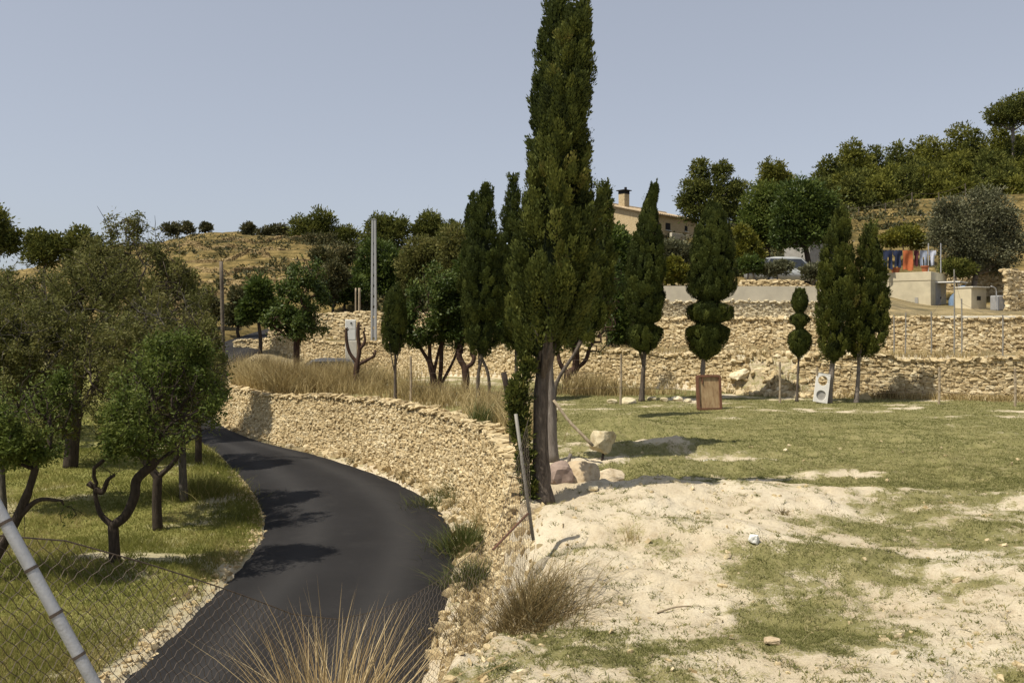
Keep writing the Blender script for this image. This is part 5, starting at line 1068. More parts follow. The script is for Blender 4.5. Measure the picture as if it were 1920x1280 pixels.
# ------------------------------------------------------------------ built things
import bmesh
def wires(mbx, pts, sag, r, k=3, n=14):
    for a_, b_ in zip(pts[:-1], pts[1:]):
        a_ = np.array(a_); b_ = np.array(b_); f = np.linspace(0, 1, n)[:, None]; P = a_ + (b_ - a_) * f; P[:, 2] -= (4 * f * (1 - f))[:, 0] * sag; mbx.tube(P, r, k, cap=False)
def fence(label, posts, mat, pr, wire_f, group=None, sag=.05, name='wire_fence', wr=.004):
    """posts: (x, y, ztop, lean_x)"""
    b0 = posts[0]; root = thing(name, label, 'fence', (b0[0], b0[1], gz(b0[0], b0[1])), group)
    for (x_, y_, zt_, ln) in posts:
        mbx = MB(); g0 = gz(x_, y_) - .15; P = np.array([[x_, y_, g0], [x_ + ln * .5 + .01, y_, (g0 + zt_) / 2], [x_ + ln, y_, zt_]]); mbx.tube(P, [pr * 1.05, pr, pr * .92], 8); mbx.build('post', M[mat], root)
    mbx = MB()
    for f in wire_f:
        wires(mbx, [(x_ + ln * f, y_ - pr, gz(x_, y_) + (zt_ - gz(x_, y_)) * f) for (x_, y_, zt_, ln) in posts], sag, wr)
    o_ = mbx.build('wire_strands', M['wire'], root); return root
def fpost(px, py0, py1, d, lean=0): x_ = (px - 960) / FOC * d; return (x_, d, (HOR - py0) / FOC * d, lean)
fence('wire fence with thin weathered posts along the far edge of the field', [fpost(770, 668, 745, 23.4), fpost(1163, 664, 755, 22.8, .02), fpost(1462, 678, 750, 23.3), fpost(1532, 688, 750, 23.2), fpost(1760, 688, 752, 22.9, .02), fpost(1903, 690, 756, 22.4), fpost(2050, 690, 756, 22.1)], 'postwood', .032, (.35, .65, .92))
fence('thin metal fence standing on the ledge in front of the second terrace wall', [fpost(1676, 590, 650, 26.2), fpost(1697, 586, 655, 26.1, .02), fpost(1746, 584, 655, 26.2), fpost(1789, 505, 655, 26.2), fpost(1803, 560, 655, 26.0), fpost(1880, 590, 655, 25.8)], 'steel_old', .022, (.4, .92), sag=.06)
# posts of the near fence and its sagging mesh
root = thing('chain_link_fence', 'rusty chain link fence sagging down the bank from the leaning foreground post', 'fence', GP(300, 3.6))
def fx(d): return -1.99 + (d - 3.3) * .389
dt = [2.2, 2.8, 3.3, 3.6, 4, 4.5, 5, 5.5, 6, 6.5, 7, 7.5, 8, 8.4, 8.75]; zt = [-.45, -.60, -.83, -.93, -1.145, -1.43, -1.72, -1.925, -2.05, -2.12, -2.12, -2.04, -1.90, -1.40, -1.02]
def ftop(d): return np.interp(d, dt, zt)
mb = MB(); pitch = .062; Hm = 1.18; dd0, dd1 = 2.2, 8.75; slen = math.hypot(1, .389); rng = np.random.default_rng(8)
def fence_pt(s_, h):
    d_ = dd0 + s_ / slen; top_ = ftop(d_); q = (1 - h / Hm); x_ = fx(d_) + .05 * np.sin(d_ * 1.7 + q * 2) + .14 * q * np.sin(d_ * .9); z_ = top_ - q * Hm
    return np.stack([x_, d_ + 0 * x_, z_], -1)
slen_tot = (dd1 - dd0) * slen; nseg = int(Hm / pitch * 2)
for q in range(-int(Hm / pitch) - 1, int(slen_tot / pitch) + 1):
    for sg in (1, -1):
        h = np.linspace(0, Hm, nseg + 1); s_ = q * pitch + (h if sg > 0 else Hm - h); jig = .006 * np.where(np.arange(nseg + 1) % 2, 1, -1)
        ok = (s_ >= 0) & (s_ <= slen_tot)
        if ok.sum() < 3: continue
        P = fence_pt(s_[ok], h[ok]); P[:, 0] += jig[ok] * sg; mb.tube(P, .0017, 3, cap=False)
s_ = np.linspace(0, slen_tot, 90); mb.tube(fence_pt(s_, np.full(90, Hm)), .0032, 4, cap=False)
mb.build('wire_mesh', M['wire'], root)
mb = MB(); a_ = W(-14, 948, 3.3); b_ = W(0, 960, 3.28); c_ = W(172, 1272, 3.28); dirv = unit(c_ - b_); P = np.array([b_ - dirv * .55, b_, c_, c_ + dirv * 1.5]); P = resample(P, 9)
mb.tube(P, .0232, 14); po = mb.build('post', M['galv'], root, True)
for f in (.0, .28, .55, .80):
    mb = MB(); q = b_ + (c_ - b_) * (f + .06); mb.tube(np.array([q - dirv * .006, q + dirv * .006]), .0258, 14); mb.build('tie_wire', M['wire'], po)
mb = MB(); mb.tube(np.array([W(1000, 1012, 8.75), W(984, 900, 8.78), W(967, 776, 8.75)]), [.019, .018, .018], 10); po2 = mb.build('post', M['steel_old'], root, True)
mb = MB(); mb.tube(np.array([W(990, 962, 8.72), W(924, 1030, 8.3)]), .012, 6); mb.build('brace', M['rust'], root)
# leaning pole, stakes and stones under the big cypress
def pole(name, label, cat, pts, r, mat, k=8):
    mbx = MB(); P = resample(catmull(np.array(pts), 4), 9); mbx.tube(P, np.linspace(r, r * .85, 9), k); o_ = mbx.build(name, M[mat], None, True, loc=tuple(P[0])); return tag(o_, label, cat)
xb, db = onfield(1130, 864); zb = gz(xb, db)
boulder('stone_block', 'squared cream stone block tilted on a stick right of the tall cypress', (xb, db, zb + .27), (.42, .40, .40), 'stone_pale', 41, 'block', rot=(-.42, .30, -.35), boxy=.93)
pole('stick', 'small dark stick propping up the squared stone block', 'stick', [(xb - .02, db - .1, zb - .02), (xb, db - .05, zb + .06), (xb + .03, db, zb + .12)], .022, 'bark_dark')
pole('leaning_pole', 'pale bent pole leaning from the trunk down to the stone block', 'pole', [W(1112, 836, db - .25), W(1092, 815, db - .2), W(1066, 788, db - .1), W(1038, 750, db)], .026, 'postwood')
pole('tree_stump', 'jagged dark dead stump on top of the wall left of the thick trunk', 'stump', [GP(962, 15.2, -.1), W(958, 770, 15.2), W(952, 735, 15.2), W(944, 698, 15.2)], .06, 'bark_dark')
pole('stake', 'short grey stake standing among the boulders', 'stake', [GP(1064, 11.6, -.05), W(1066, 868, 11.6), W(1070, 850, 11.6)], .028, 'bark_grey')
boulder('boulder', 'large pale boulder lying right of the trunk foot', GP(1092, 11.3, .12), (.50, .45, .46), 'rock', 42, rot=(.2, .1, .3), boxy=.5, group='boulders under the tall cypress')
boulder('boulder', 'greyish pink lump of old concrete against the trunk foot', GP(1050, 11.2, .10), (.36, .40, .42), 'pinkrock', 43, rot=(.2, -.2, .3), boxy=.45, group='boulders under the tall cypress')
boulder('boulder', 'half buried boulder with flat top right of the large pale boulder', GP(1140, 11.9, .02), (.62, .45, .26), 'rock', 44, rot=(0, .1, .2), boxy=.5, group='boulders under the tall cypress')
boulder('boulder', 'small white stone at the foot of the large pale boulder', GP(1112, 10.75, .03), (.14, .12, .09), 'stone_pale', 45, group='boulders under the tall cypress')
boulder('boulder', 'cream boulder beneath the trunk on its road side', GP(998, 10.4, .02), (.32, .3, .34), 'rock', 46, boxy=.4, group='boulders under the tall cypress')
boulder('rock', 'white stone lying alone on the bare sand', (*onfield(1414, 1010), gz(*onfield(1414, 1010)) + .03), (.13, .11, .11), 'white', 47, 'rock')
boulder('rock', 'flat white slab on the sand at the tip of the cypress shadow', (*onfield(1333, 858), gz(*onfield(1333, 858)) + .02), (.30, .22, .08), 'white', 48, 'rock')
boulder('rock', 'cream stone in the grass patch nearest the camera', (*onfield(1450, 1150), gz(*onfield(1450, 1150)) + .015), (.15, .12, .06), 'rock', 49, 'rock')
for q, (px, py, sx, lab) in enumerate([(1148, 752, .34, 'leftmost rock of the line of rocks below the terrace wall'), (1178, 752, .5, 'long rock beside the disc clipped cypress trunk'), (1222, 748, .3, 'round rock right of the disc clipped cypress trunk'), (1246, 750, .28, 'small rock second from the disc clipped cypress'), (1270, 749, .36, 'rock nearest to the left side of the rusty framed panel'), (1290, 752, .26, 'little rock touching the rusty framed panel')]):
    x_, d_ = onfield(px, py); boulder('rock', lab, (x_, d_, gz(x_, d_) + .05), (sx, sx * .7, sx * .5), 'stone_pale', 60 + q, 'rock', 'rocks along the far edge of the field', n=2)
for lab, px, py, px2, py2 in [('dry pale stick lying on the sand left of the near grass patch', 1232, 1078, 1312, 1068), ('dry pale stick lying behind the nearest cream stone', 1368, 1142, 1452, 1134)]:
    a_ = onfield(px, py); b_ = onfield(px2, py2); pole('stick', lab, 'stick', [(a_[0], a_[1], gz(*a_) + .012), ((a_[0] + b_[0]) / 2, (a_[1] + b_[1]) / 2 + .03, gz((a_[0] + b_[0]) / 2, (a_[1] + b_[1]) / 2) + .02), (b_[0], b_[1], gz(*b_) + .012)], .009, 'postwood', 5)
# fridge-like panel in a rusty frame, standing on the grass
xp, dp = onfield(1329, 765); zp = gz(xp, dp); wq, hq = .63, .88
root = thing('framed_panel', 'upright wooden panel in a rusty round cornered frame on the grass', 'panel', (xp, dp, zp)); lean = math.radians(-7)
def rrect(w_, h_, r_, n=6):
    P = []
    for cx_, cz_, a0 in ((w_ / 2 - r_, h_ / 2 - r_, 0), (-w_ / 2 + r_, h_ / 2 - r_, 90), (-w_ / 2 + r_, -h_ / 2 + r_, 180), (w_ / 2 - r_, -h_ / 2 + r_, 270)):
        for q in range(n + 1): a = math.radians(a0 + 90 * q / n); P.append((cx_ + r_ * math.cos(a), cz_ + r_ * math.sin(a)))
    return np.array(P)
O_ = rrect(wq, hq, .06); I_ = rrect(wq - .11, hq - .11, .03); n = len(O_)
RX = np.array(Matrix.Rotation(lean, 3, 'X')); RZp = np.array(Matrix.Rotation(.12, 3, 'Z')); RR = RZp @ RX
def plc(V): return V @ RR.T + np.array([xp, dp, zp + hq / 2 - .01])
VV = np.concatenate([np.c_[O_[:, 0], np.full(n, -.05), O_[:, 1]], np.c_[I_[:, 0], np.full(n, -.055), I_[:, 1]], np.c_[I_[:, 0], np.full(n, .03), I_[:, 1]], np.c_[O_[:, 0], np.full(n, .05), O_[:, 1]]])
FF = [];
for q in range(n):
    q2 = (q + 1) % n
    for a_, b_ in ((0, 1), (1, 2), (2, 3), (3, 0)): FF.append((a_ * n + q, a_ * n + q2, b_ * n + q2, b_ * n + q))
mb = MB(); mb.add(plc(VV), FF); mb.build('frame', M['rust'], root)
mb = MB(); B_ = np.array([(x_, y_, z_) for y_ in (-.018, .02) for x_, z_ in ((-wq / 2 + .05, -hq / 2 + .05), (wq / 2 - .05, -hq / 2 + .05), (wq / 2 - .05, hq / 2 - .05), (-wq / 2 + .05, hq / 2 - .05))]); mb.add(plc(B_), [(0, 1, 2, 3), (7, 6, 5, 4), (0, 4, 5, 1), (2, 6, 7, 3), (1, 5, 6, 2), (3, 7, 4, 0)]); mb.build('board', M['panelwood'], root)
mb = MB(); mb.box((0, 0, 0), (.02, .03, .16), bev=.004); Vh = np.concatenate(mb.V); mb.V = [plc(Vh + np.array([-.17, -.035, .30])).astype(np.float32)]; mb.build('hinge', M['rust'], root)
# white board with two round holes, leaning at the cypress trunk
d_ = 23.15; xw = (1541 - 960) / FOC * d_; zw = gz(xw, d_); wq, hq = .38, .80
root = thing('board_with_holes', 'white board with two round holes leaning against a cypress trunk', 'board', (xw, d_, zw)); RW = np.array(Matrix.Rotation(.18, 3, 'Y') @ Matrix.Rotation(-.15, 3, 'X'))
def plw(V): return V @ RW.T + np.array([xw, d_, zw + hq / 2 + .01])
mb = MB(); k = 40; ang = np.arange(k) * 2 * np.pi / k
for cz in (.2, -.2):
    rc_ = .135; ci = np.c_[np.cos(ang), np.sin(ang)]; sq = ci / np.max(np.abs(ci), axis=1, keepdims=True) * np.array([wq / 2, hq / 4])
    L4 = [np.c_[sq[:, 0], np.full(k, yy_), sq[:, 1] + cz] for yy_ in (-.02,)] + [np.c_[ci[:, 0] * rc_, np.full(k, yy_), ci[:, 1] * rc_ + cz] for yy_ in (-.02, .02)] + [np.c_[sq[:, 0], np.full(k, .02), sq[:, 1] + cz]]
    V_ = np.concatenate(L4); F_ = []
    for q in range(k):
        q2 = (q + 1) % k
        for a_, b_ in ((0, 1), (1, 2), (2, 3), (3, 0)): F_.append((a_ * k + q, a_ * k + q2, b_ * k + q2, b_ * k + q))
    mb.add(plw(V_), F_)
mb.build('panel', M['whiteboard'], root)
mb = MB(); V_ = np.concatenate([[[0, .012, -.2]], np.c_[np.cos(ang) * .145, np.full(k, .012), np.sin(ang) * .145 - .2], [[0, .03, -.2]], np.c_[np.cos(ang) * .145, np.full(k, .03), np.sin(ang) * .145 - .2]]); F_ = []
for q in range(k): q2 = (q + 1) % k; F_ += [(0, 1 + q2, 1 + q), (k + 1, k + 2 + q, k + 2 + q2)]
mb.add(plw(V_), F_); mb.build('grey_disc', M['concrete_grey'], root)

# concrete pole with holes, wooden pole, two short white posts
d_ = 43.0; x_ = (701 - 960) / FOC * d_; z0 = gz(x_, d_) - .3; zt_ = (HOR - 412) / FOC * d_
root = thing('utility_pole', 'tall grey concrete pole pierced by a column of square holes', 'pole', (x_, d_, z0 + .3)); mb = MB(); H_ = zt_ - z0
for sx in (-1, 1): 
    V_ = []
    for f, w_ in ((0, .30), (1, .21)):
        for a_, b_ in ((-.045, -.12), (.045, -.12), (.045, .12), (-.045, .12)): V_.append((x_ + sx * (w_ / 2 - .045) + a_, d_ + b_, z0 + H_ * f))
    mb.add(V_, [(0, 1, 5, 4), (1, 2, 6, 5), (2, 3, 7, 6), (3, 0, 4, 7), (4, 5, 6, 7)])
zc = z0
while zc < zt_ - .05:
    h_ = .40 if zc < z0 + 4.8 else 2.0; h_ = min(h_, zt_ - zc - .004); w_ = .30 - .09 * (zc + h_ - z0) / H_ - .178; mb.box((x_, d_, zc + h_ / 2), (w_ + .004, .17, h_)); zc += h_ + .13
mb.build('shaft', M['pole_conc'], root)
mb = MB(); mb.box((x_, d_, zt_ + .012), (.24, .27, .03)); mb.build('cap', M['pole_conc'], root)
pole('wooden_pole', 'old dark wooden pole beside the far road at the orchard edge', 'pole', [(-11.75, 34.8, gz(-11.75, 34.8) - .3), (-11.8, 34.8, -.2), (-11.86, 34.8, (HOR - 490) / FOC * 34.8)], .085, 'polewood', 10)
for px, lab in ((667, 'thinner of the two pale posts in front of the dark hedge'), (674, 'thicker of the two pale posts in front of the dark hedge')):
    a_ = GP(px, 52, -.1); pole('post', lab, 'post', [a_, a_ + np.array([0, 0, .6]), np.array([a_[0], 52, (HOR - 540) / FOC * 52])], .055 if px == 667 else .085, 'postwood')
# electricity cabinet
d_ = 40.2; x_ = (657.5 - 960) / FOC * d_; z0 = gz(x_, d_) - .1; zt_ = 0.02
root = thing('meter_cabinet', 'white electricity meter cabinet on a plinth before the broken stone wall', 'cabinet', (x_, d_, z0)); mb = MB()
mb.box((x_, d_, (zt_ - 1.0 + zt_) / 2), (.50, .30, 1.0), .15, bev=.02); mb.build('housing', M['white'], root)
mb = MB(); mb.box((x_ + .02, d_, (z0 + zt_ - 1.0) / 2), (.54, .34, zt_ - 1.0 - z0 - .004), .15, bev=.02); mb.build('plinth', M['cap'], root)
mb = MB()
for zc, h_ in ((zt_ - .24, .40), (zt_ - .70, .46)): mb.box((x_ + .155 * math.sin(.15), d_ - .155 * math.cos(.15), zc), (.43, .012, h_), .15, bev=.004)
dr = mb.build('door', M['white'], root); mb = MB(); mb.box((x_ + .03 + .165 * math.sin(.15), d_ - .168 * math.cos(.15), zt_ - .16), (.08, .02, .07), .15, bev=.004); mb.build('lock_plate', M['plastic_dark'], dr)

# cars
def car(label, c, rz, mat, L_=4.1, wd=1.68, H_=1.45, group=None):
    root = thing('parked_car', label, 'car', (0, 0, 0), group)
    x0, x1_ = -L_ / 2, L_ / 2; zb_ = .22; belt = .86
    def ext(outline, w0, w1, z0_, z1__, mat_, name, bev=.04):
        bm = bmesh.new(); lf = []; rt = []
        for (a_, b_) in outline:
            f = (b_ - z0_) / (z1__ - z0_); w_ = w0 + (w1 - w0) * max(0, min(1, f)); lf.append(bm.verts.new((a_, -w_ / 2, b_))); rt.append(bm.verts.new((a_, w_ / 2, b_)))
        bm.faces.new(lf); bm.faces.new(rt[::-1]); nn_ = len(lf)
        for q in range(nn_): bm.faces.new((lf[q], rt[q], rt[(q + 1) % nn_], lf[(q + 1) % nn_])[::-1])
        bmesh.ops.recalc_face_normals(bm, faces=bm.faces[:]); bmesh.ops.bevel(bm, geom=bm.edges[:], offset=bev, segments=2, affect='EDGES'); mbx = MB(); mbx.bm(bm); return mbx.build(name, M[mat_], root, True)
    body = ext([(x0 + .04, .35), (x0, .55), (x0 + .05, .74), (x0 + .9, belt - .02), (x1_ - .35, belt + .02), (x1_ - .06, .80), (x1_, .5), (x1_ - .05, .30), (x1_ - .5, zb_), (x0 + .5, zb_)], wd * .96, wd, zb_, belt, mat, 'body')
    ext([(x0 + .95, belt - .05), (x0 + 1.65, H_ - .06), (x0 + 2.1, H_), (x1_ - 1.0, H_ - .02), (x1_ - .55, H_ - .16), (x1_ - .22, belt - .04)], wd * .92, wd * .72, belt, H_, mat, 'cabin')
    for nm_, pts in (('windscreen', None), ('side_window', -1), ('side_window', 1), ('rear_window', None)):
        mbx = MB()
        if nm_ == 'windscreen': V_ = [(x0 + .98, -.66, belt + .03), (x0 + .98, .66, belt + .03), (x0 + 1.60, .56, H_ - .10), (x0 + 1.60, -.56, H_ - .10)]; off = np.array([-.03, 0, .022])
        elif nm_ == 'rear_window': V_ = [(x1_ - .26, .62, belt + .05), (x1_ - .26, -.62, belt + .05), (x1_ - .52, -.54, H_ - .2), (x1_ - .52, .54, H_ - .2)]; off = np.array([.035, 0, .02])
        else:
            y0_ = wd * .92 / 2 * pts; y1__ = wd * .75 / 2 * pts; V_ = [(x0 + 1.25, y0_ * .985, belt + .04), (x1_ - .5, y0_ * .985, belt + .04), (x1_ - .75, y1__, H_ - .12), (x0 + 1.72, y1__, H_ - .12)]; off = np.array([0, .018 * pts, 0])
        V_ = np.array(V_); V2 = np.concatenate([V_ + off, V_]); mbx.add(V2, [(0, 1, 2, 3), (0, 4, 5, 1), (1, 5, 6, 2), (2, 6, 7, 3), (3, 7, 4, 0)]); mbx.build(nm_, M['glass'], root)
    for sx in (x0 + .78, x1_ - .78):
        for sy in (-1, 1):
            mbx = MB(); a_ = np.array([sx, sy * (wd / 2 - .2), .30]); mbx.tube(np.array([a_, a_ + np.array([0, sy * .20, 0])]), .30, 18); wh = mbx.build('wheel', M['rubber'], root); mbx = MB(); mbx.tube(np.array([a_ + np.array([0, sy * .18, 0]), a_ + np.array([0, sy * .212, 0])]), .19, 14); mbx.build('rim', M['zinc'], wh)
    for sy in (-1, 1):
        mbx = MB(); mbx.box((x0 + .03, sy * .58, .66), (.08, .3, .13), bev=.02); mbx.build('headlight', M['white'], root)
        mbx = MB(); mbx.box((x1_ - .04, sy * .66, .70), (.06, .16, .2), bev=.015); mbx.build('tail_light', M['cl_maroon'], root)
        mbx = MB(); mbx.box((x0 + 1.25, sy * (wd / 2 + .07), .92), (.12, .16, .11), bev=.02); mbx.build('mirror', M[mat], root)
    root.location = [float(v_) for v_ in c]; root.rotation_euler = (0, 0, rz); return root
car('dusty dark blue car half hidden by tall dry grass below the far wall', GP(604, 38.2), .10, 'car_dark')
car('silver car parked on the terrace in the shade of the dark round tree', GP(1476, 46), math.pi + .25, 'car_silver', 4.3, 1.7, 1.5)

# stone house
cz = math.radians(43); c0 = np.array([(1203 - 960) / FOC * 75, 75.0]); dl = np.array([-math.sin(math.pi / 2 - 0.0 + 0) * .73, .683]); dl = np.array([-.731, .682]); drt = np.array([.682, .731])
zg = 5.9; ze = 9.55; wid = 7.6; lng = 9.4; slope = .245
root = thing('stone_house', 'cream stone farmhouse with tiled roof and brick chimney behind the trees', 'house', (c0[0], c0[1], zg))
def hp(a_, b_, z_): q = c0 + dl * a_ + drt * b_; return (q[0], q[1], z_)
mb = MB(); zr_ = ze + slope * wid / 2
V_ = [hp(0, 0, zg), hp(wid, 0, zg), hp(wid, lng, zg), hp(0, lng, zg), hp(0, 0, ze), hp(wid, 0, ze), hp(wid, lng, ze), hp(0, lng, ze), hp(wid / 2, 0, zr_), hp(wid / 2, lng, zr_)]
mb.mix(V_, [(4, 5, 8), (6, 7, 9)], [(0, 1, 5, 4), (1, 2, 6, 5), (2, 3, 7, 6), (3, 0, 4, 7)]); mb.build('wall', M['house_wall'], root)
mb = MB(); ov = .35; th = .09; nrow = 34
for sd in (0, 1):                                             # two slopes of barrel tiles
    for q in range(nrow):
        b0 = -ov + (lng + 2 * ov) * q / nrow; b1 = -ov + (lng + 2 * ov) * (q + .96) / nrow; bm_ = (b0 + b1) / 2
        a0 = -ov if sd == 0 else wid + ov; zA = ze - slope * ov + .04; zB = zr_ + .06
        P = [hp(a0, b0, zA), hp(a0, bm_, zA + th), hp(a0, b1, zA), hp(wid / 2, b0, zB), hp(wid / 2, bm_, zB + th), hp(wid / 2, b1, zB), hp(a0, b0, zA - .08), hp(a0, b1, zA - .08), hp(wid / 2, b0, zB - .08), hp(wid / 2, b1, zB - .08)]
        mb.mix(P, [(0, 1, 2)] , [(0, 3, 4, 1), (1, 4, 5, 2), (6, 7, 9, 8), (0, 2, 7, 6), (0, 6, 8, 3), (2, 5, 9, 7)], random.Random(q + sd * 50).random())
mb.tube(np.array([hp(wid / 2, -ov, zr_ + .13), hp(wid / 2, lng + ov, zr_ + .13)]), .13, 8)
rf = mb.build('roof', M['tile'], root)
mb = MB(); cc_ = hp(2.25, .5, 0); mb.box((cc_[0], cc_[1], zr_ - .0), (.70, .70, 1.7), cz, bev=.02); ch_ = mb.build('chimney', M['house_wall'], rf)
mb = MB(); mb.box((cc_[0], cc_[1], zr_ + .99), (.72, .72, .30), cz); mb.box((cc_[0], cc_[1], zr_ + 1.17), (1.0, 1.0, .07), cz); mb.tube(np.array([(cc_[0] + .15, cc_[1], zr_ + 1.2), (cc_[0] + .15, cc_[1], zr_ + 1.48)]), .12, 8); mb.build('chimney_cap', M['dark'], ch_)
def wallbox(a_, b_, z_, sa, sb, sz_, nm_, mat_, par):
    mbx = MB(); q = hp(a_, b_, z_); mbx.box(q, (sb, sa, sz_), math.atan2(drt[1], drt[0])); return mbx.build(nm_, M[mat_], par)
wn = wallbox(.0, 4.2, 8.55, .08, .75, .62, 'window', 'dark', root); wallbox(-.02, 4.2, 8.18, .2, .95, .08, 'sill', 'cap', wn)
wn = wallbox(.0, 7.3, 8.6, .08, .45, .5, 'window', 'dark', root); wallbox(-.02, 7.3, 8.3, .2, .65, .08, 'sill', 'cap', wn)
wallbox(-.05, .35, 7.9, .12, .5, 3.2, 'pilaster', 'concrete', root)
mb = MB(); q = hp(-1.6, 6.0, 0); mb.box((q[0], q[1], 7.45), (7.6, .25, .55), math.atan2(drt[1], drt[0]), bev=.02); mb.build('terrace_parapet', M['concrete'], root)
mb = MB(); q = hp(-.85, 6.0, 0); mb.box((q[0], q[1], 6.95), (7.4, 1.6, .3), math.atan2(drt[1], drt[0])); mb.build('terrace_slab', M['concrete'], root)
# small flat roofed shed with the washing on its roof
s0 = np.array([(1745 - 960) / FOC * 46.5, 46.5]); sl_ = np.array([-.768, .640]); sr_ = np.array([.640, .768]); zg = .35; zt_ = (HOR - 509) / FOC * 46.5; fw, sd_ = 2.75, 3.4
root = thing('flat_roofed_shed', 'small flat roofed cream shed with washing hung above it', 'shed', (s0[0], s0[1], zg))
def sp(a_, b_, z_): q = s0 + sl_ * a_ + sr_ * b_; return np.array([q[0], q[1], z_])
ra = math.atan2(sr_[1], sr_[0])
def sbox(a_, b_, z_, sa, sb, sz_, nm_, mat_, par, bev=0):
    mbx = MB(); mbx.box(sp(a_, b_, z_), (sb, sa, sz_), ra, bev=bev); return mbx.build(nm_, M[mat_], par)
sbox(fw / 2, sd_ / 2, (zg + zt_ - .48) / 2, fw, sd_, zt_ - .48 - zg, 'wall', 'render_shed', root)
sbox(fw / 2, sd_ / 2, zt_ - .24, fw + .05, sd_ + .05, .476, 'roof_parapet', 'render_shed', root, .015)
dr = sbox(.9, -.012, .95, .02, .01, .1, 'vent', 'dark', root)
sbox(.72, -.02, zg + .62, .16, .06, .55, 'door_post', 'concrete_grey', root); sbox(fw - .22, -.03, zg + .7, .1, .08, 1.1, 'downpipe', 'concrete_grey', root)
d1 = sbox(-.02, 1.5, zg + .92, .05, .95, 1.75, 'door', 'zinc', root); sbox(-.06, 1.9, zg + .9, .04, .05, .12, 'handle', 'dark', d1)
mb = MB(); mb.box(sp(-.62, 1.9, zt_ - .55), (1.9, 1.25, .06), ra); mb.build('awning', M['white'], root)
mb = MB(); 
for b_ in (1.1, 2.7): mb.tube(np.array([sp(-1.15, b_, zg - .2), sp(-1.15, b_, zt_ - .585)]), .03, 6)
mb.build('awning_support', M['galv'], root)
sbox(fw + .25, .3, (zg + zt_) / 2 - .15, .45, .5, zt_ - zg - .3, 'buttress', 'concrete', root)
# washing line: posts and line, each garment on its own
zl = (HOR - 466) / FOC * 47; la_ = np.array([(1650 - 960) / FOC * 47.5, 47.5]); lb_ = np.array([(1768 - 960) / FOC * 47.5, 47.6])
root = thing('washing_line', 'washing line strung between thin pale posts above the flat roofed shed', 'washing line', (la_[0], la_[1], zt_))
for f in (.02, .78, .98):
    mb = MB(); q = la_ + (lb_ - la_) * f; mb.tube(np.array([(q[0], q[1], zt_ - .01), (q[0], q[1], zl + (.35 if f > .5 else .05))]), .03, 6); mb.build('post', M['galv'], root)
mb = MB(); wires(mb, [(la_[0], la_[1], zl), (lb_[0], lb_[1], zl)], .06, .008); mb.build('line', M['wire'], root)
def garment(name, label, f0, f1, drop, mat, seed, kind='sheet'):
    rg_ = np.random.default_rng(seed); a_ = la_ + (lb_ - la_) * f0; b_ = la_ + (lb_ - la_) * f1; nu, nv = 14, 16; V_ = []; F_ = []
    ok = np.ones((nv, nu), bool)
    for layer in (-1, 1):
        for j in range(nv + 1):
            for i in range(nu + 1):
                u_ = i / nu; v_ = j / nv; uu = u_
                if kind == 'trousers' and v_ > .35: uu = .5 + (u_ - .5) * 1.0
                if kind == 'shirt': uu = .5 + (u_ - .5) * (1.0 if v_ < .35 else .62)
                p = a_ + (b_ - a_) * uu; wv = .05 * v_ * math.sin(u_ * 9 + seed) + .03 * math.sin(v_ * 5 + u_ * 4 + seed); dz = drop * v_ * (1 + .04 * math.sin(u_ * 7 + seed)) + .05 * math.sin(u_ * math.pi * 3) ** 2 * (1 - v_)
                V_.append((p[0], p[1] + wv + layer * .008, zl - .03 - dz))
    m_ = (nu + 1) * (nv + 1)
    for j in range(nv):
        for i in range(nu):
            if kind == 'trousers' and j > nv * .35 and i in (nu // 2 - 1, nu // 2): continue
            q = j * (nu + 1) + i; F_ += [(q, q + nu + 1, q + nu + 2, q + 1), (m_ + q, m_ + q + 1, m_ + q + nu + 2, m_ + q + nu + 1)]
    mbx = MB(); mbx.add(V_, F_); o_ = mbx.build(name, M[mat], None, True, loc=(float((a_[0] + b_[0]) / 2), float(a_[1]), float(zl - drop))); return tag(o_, label, 'laundry', 'washing on the line')
garment('trousers', 'dark navy trousers on the washing line, leftmost garment', .05, .20, 1.05, 'cl_blue', 1, 'trousers'); garment('shirt', 'navy shirt left of the orange towel on the line', .21, .36, .95, 'cl_blue', 2, 'shirt')
garment('towel', 'bright orange towel on the washing line', .37, .53, 1.12, 'cl_orange', 3); garment('shirt', 'dark maroon shirt right of the orange towel', .54, .63, .9, 'cl_maroon', 4, 'shirt')
garment('trousers', 'pale denim trousers right of the maroon shirt', .64, .76, .95, 'cl_jean', 5, 'trousers'); garment('shirt', 'light blue shirt at the right end of the washing', .79, .90, .85, 'cl_white', 6, 'shirt')
def pot(label, c, r_, h_): 
    mbx = MB(); mbx.tube(np.array([c, c + np.array([0, 0, h_ * .8]), c + np.array([0, 0, h_ * .8]), c + np.array([0, 0, h_])]), [r_ * .7, r_ * .95, r_ * 1.1, r_ * 1.1], 14); o_ = mbx.build('flower_pot', M['pot'], None, False, loc=tuple(float(v_) for v_ in c)); return tag(o_, label, 'pot')
pot('terracotta pot on the roof edge under the navy garments', sp(fw - .85, .3, zt_ + .002), .26, .3); pot('terracotta pot on the roof edge near the shed corner', sp(.35, .25, zt_ + .002), .2, .34)
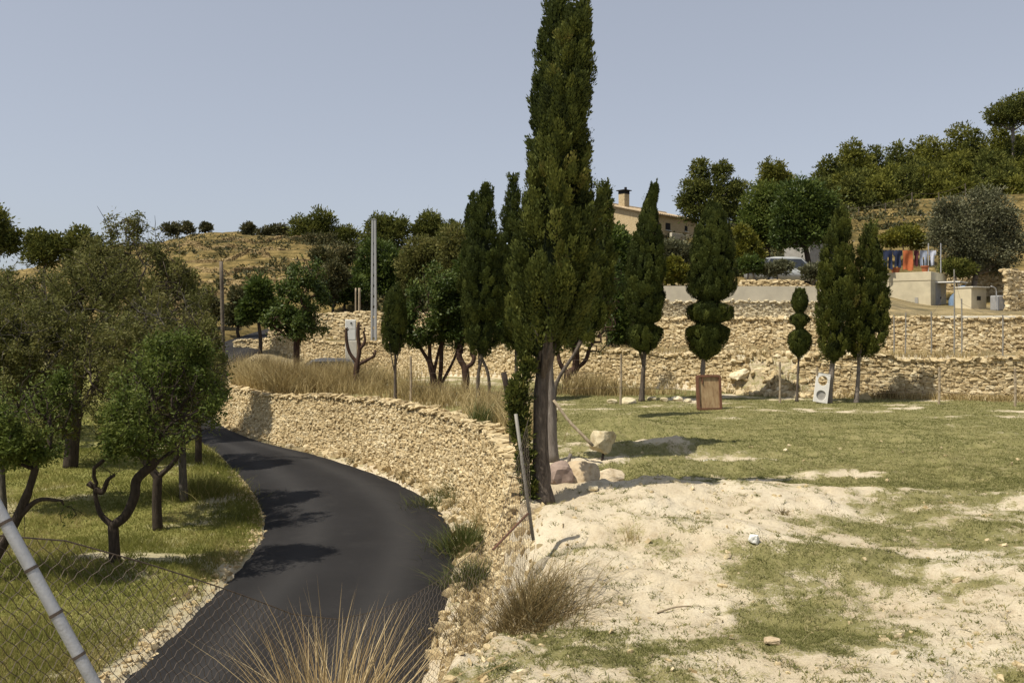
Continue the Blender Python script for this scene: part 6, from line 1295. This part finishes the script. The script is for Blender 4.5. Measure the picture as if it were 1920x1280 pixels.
# little hutch, blue cover, poles and tank beside the shed
d_ = 43; q = GP(1820, d_); root = thing('block_hutch', 'low cream block hutch with a small dark opening right of the shed', 'hutch', q); mb = MB(); mb.box((q[0], q[1], q[2] + .42), (1.15, .9, 1.2), .45, bev=.015); mb.build('wall', M['render_shed'], root)
mb = MB(); mb.box((q[0] + .05, q[1] - .02, q[2] + 1.05), (1.3, 1.05, .06), .45, bev=.01); mb.build('roof_slab', M['cap'], root); mb = MB(); mb.box((q[0] - .02 + .46 * math.sin(.45), q[1] - .46 * math.cos(.45), q[2] + .5), (.28, .03, .2), .45); mb.build('opening', M['dark'], root)
q = GP(1878, 42); mb = MB(); mb.box((q[0], q[1], q[2] + .35), (.95, .5, .75), .3, bev=.05); o = mb.build('water_tank', M['zinc'], None, loc=tuple(q)); tag(o, 'grey sheet metal water tank at the right of the hutch', 'tank')
rng = np.random.default_rng(4); q = GP(1798, 46.5); bm = bmesh.new(); bmesh.ops.create_icosphere(bm, subdivisions=3, radius=1)
for v_ in bm.verts: 
    p_ = np.array([v_.co[:]]); s_ = 1 + .5 * (vn3(p_ * 2.2, 5)[0] - .5); v_.co = (v_.co.x * .55 * s_, v_.co.y * .45 * s_, max(-.05, v_.co.z) * 1.0 * s_)
mb = MB(); mb.bm(bm); o = mb.build('blue_cover', M['blue_tarp'], None, True); o.location = q; tag(o, 'faded blue sheet covering something beside the shed door', 'cover')
pole('lamp_post', 'thin pale hooked pole standing between tank and olive tree', 'pole', [GP(1868, 41.5, -.1), W(1868, 575, 41.5), W(1868, 550, 41.5), W(1866, 540, 41.5), W(1858, 537, 41.3)], .035, 'galv')
def pg_(px, d): return ((px - 960) / FOC * d, d)
stone_wall('dry_stone_wall', 'sunlit stone wall at the right edge beside the metal tank', [pg_(1890, 41.5), pg_(1925, 42), pg_(2010, 42)], lambda x, y: 2.35, .22, .15, 1, 'stone', 16, ragged=.1)
stone_wall('dry_stone_wall', 'shaded stone wall under the olive tree behind the shed', [pg_(1760, 52.5), pg_(1830, 51.5), pg_(1900, 50)], lambda x, y: 2.9, .24, .2, 1, 'stone', 17, ragged=.15)
stone_wall('stone_kerb', 'low stone kerb in front of the silver car', [pg_(1388, 40), pg_(1460, 39.6), pg_(1540, 39.4)], lambda x, y: gz(x, y) + .36, .16, .1, 1, 'stone', 18, ragged=.06)
q = GP(1520, 53); root = thing('garden_shed', 'low grey shed behind the dark round tree', 'shed', q); mb = MB(); mb.box((q[0], q[1], q[2] + 1.0), (2.4, 2.0, 2.2), .5); mb.build('wall', M['concrete_grey'], root); mb = MB(); mb.box((q[0], q[1], q[2] + 2.16), (2.7, 2.3, .08), .5); mb.build('roof', M['zinc'], root)
# hillside fence line under the pine wood
hf = []
for px, d in ((1560, 76), (1610, 76), (1660, 77), (1710, 78), (1760, 79), (1810, 80)): x_, y_ = pg_(px, d); hf.append((x_, y_, gz(x_, y_) + 1.3, 0))
fence('thin wire fence along the golden slope below the pine wood', hf, 'polewood', .05, (.5, .95), sag=.08, wr=.012)
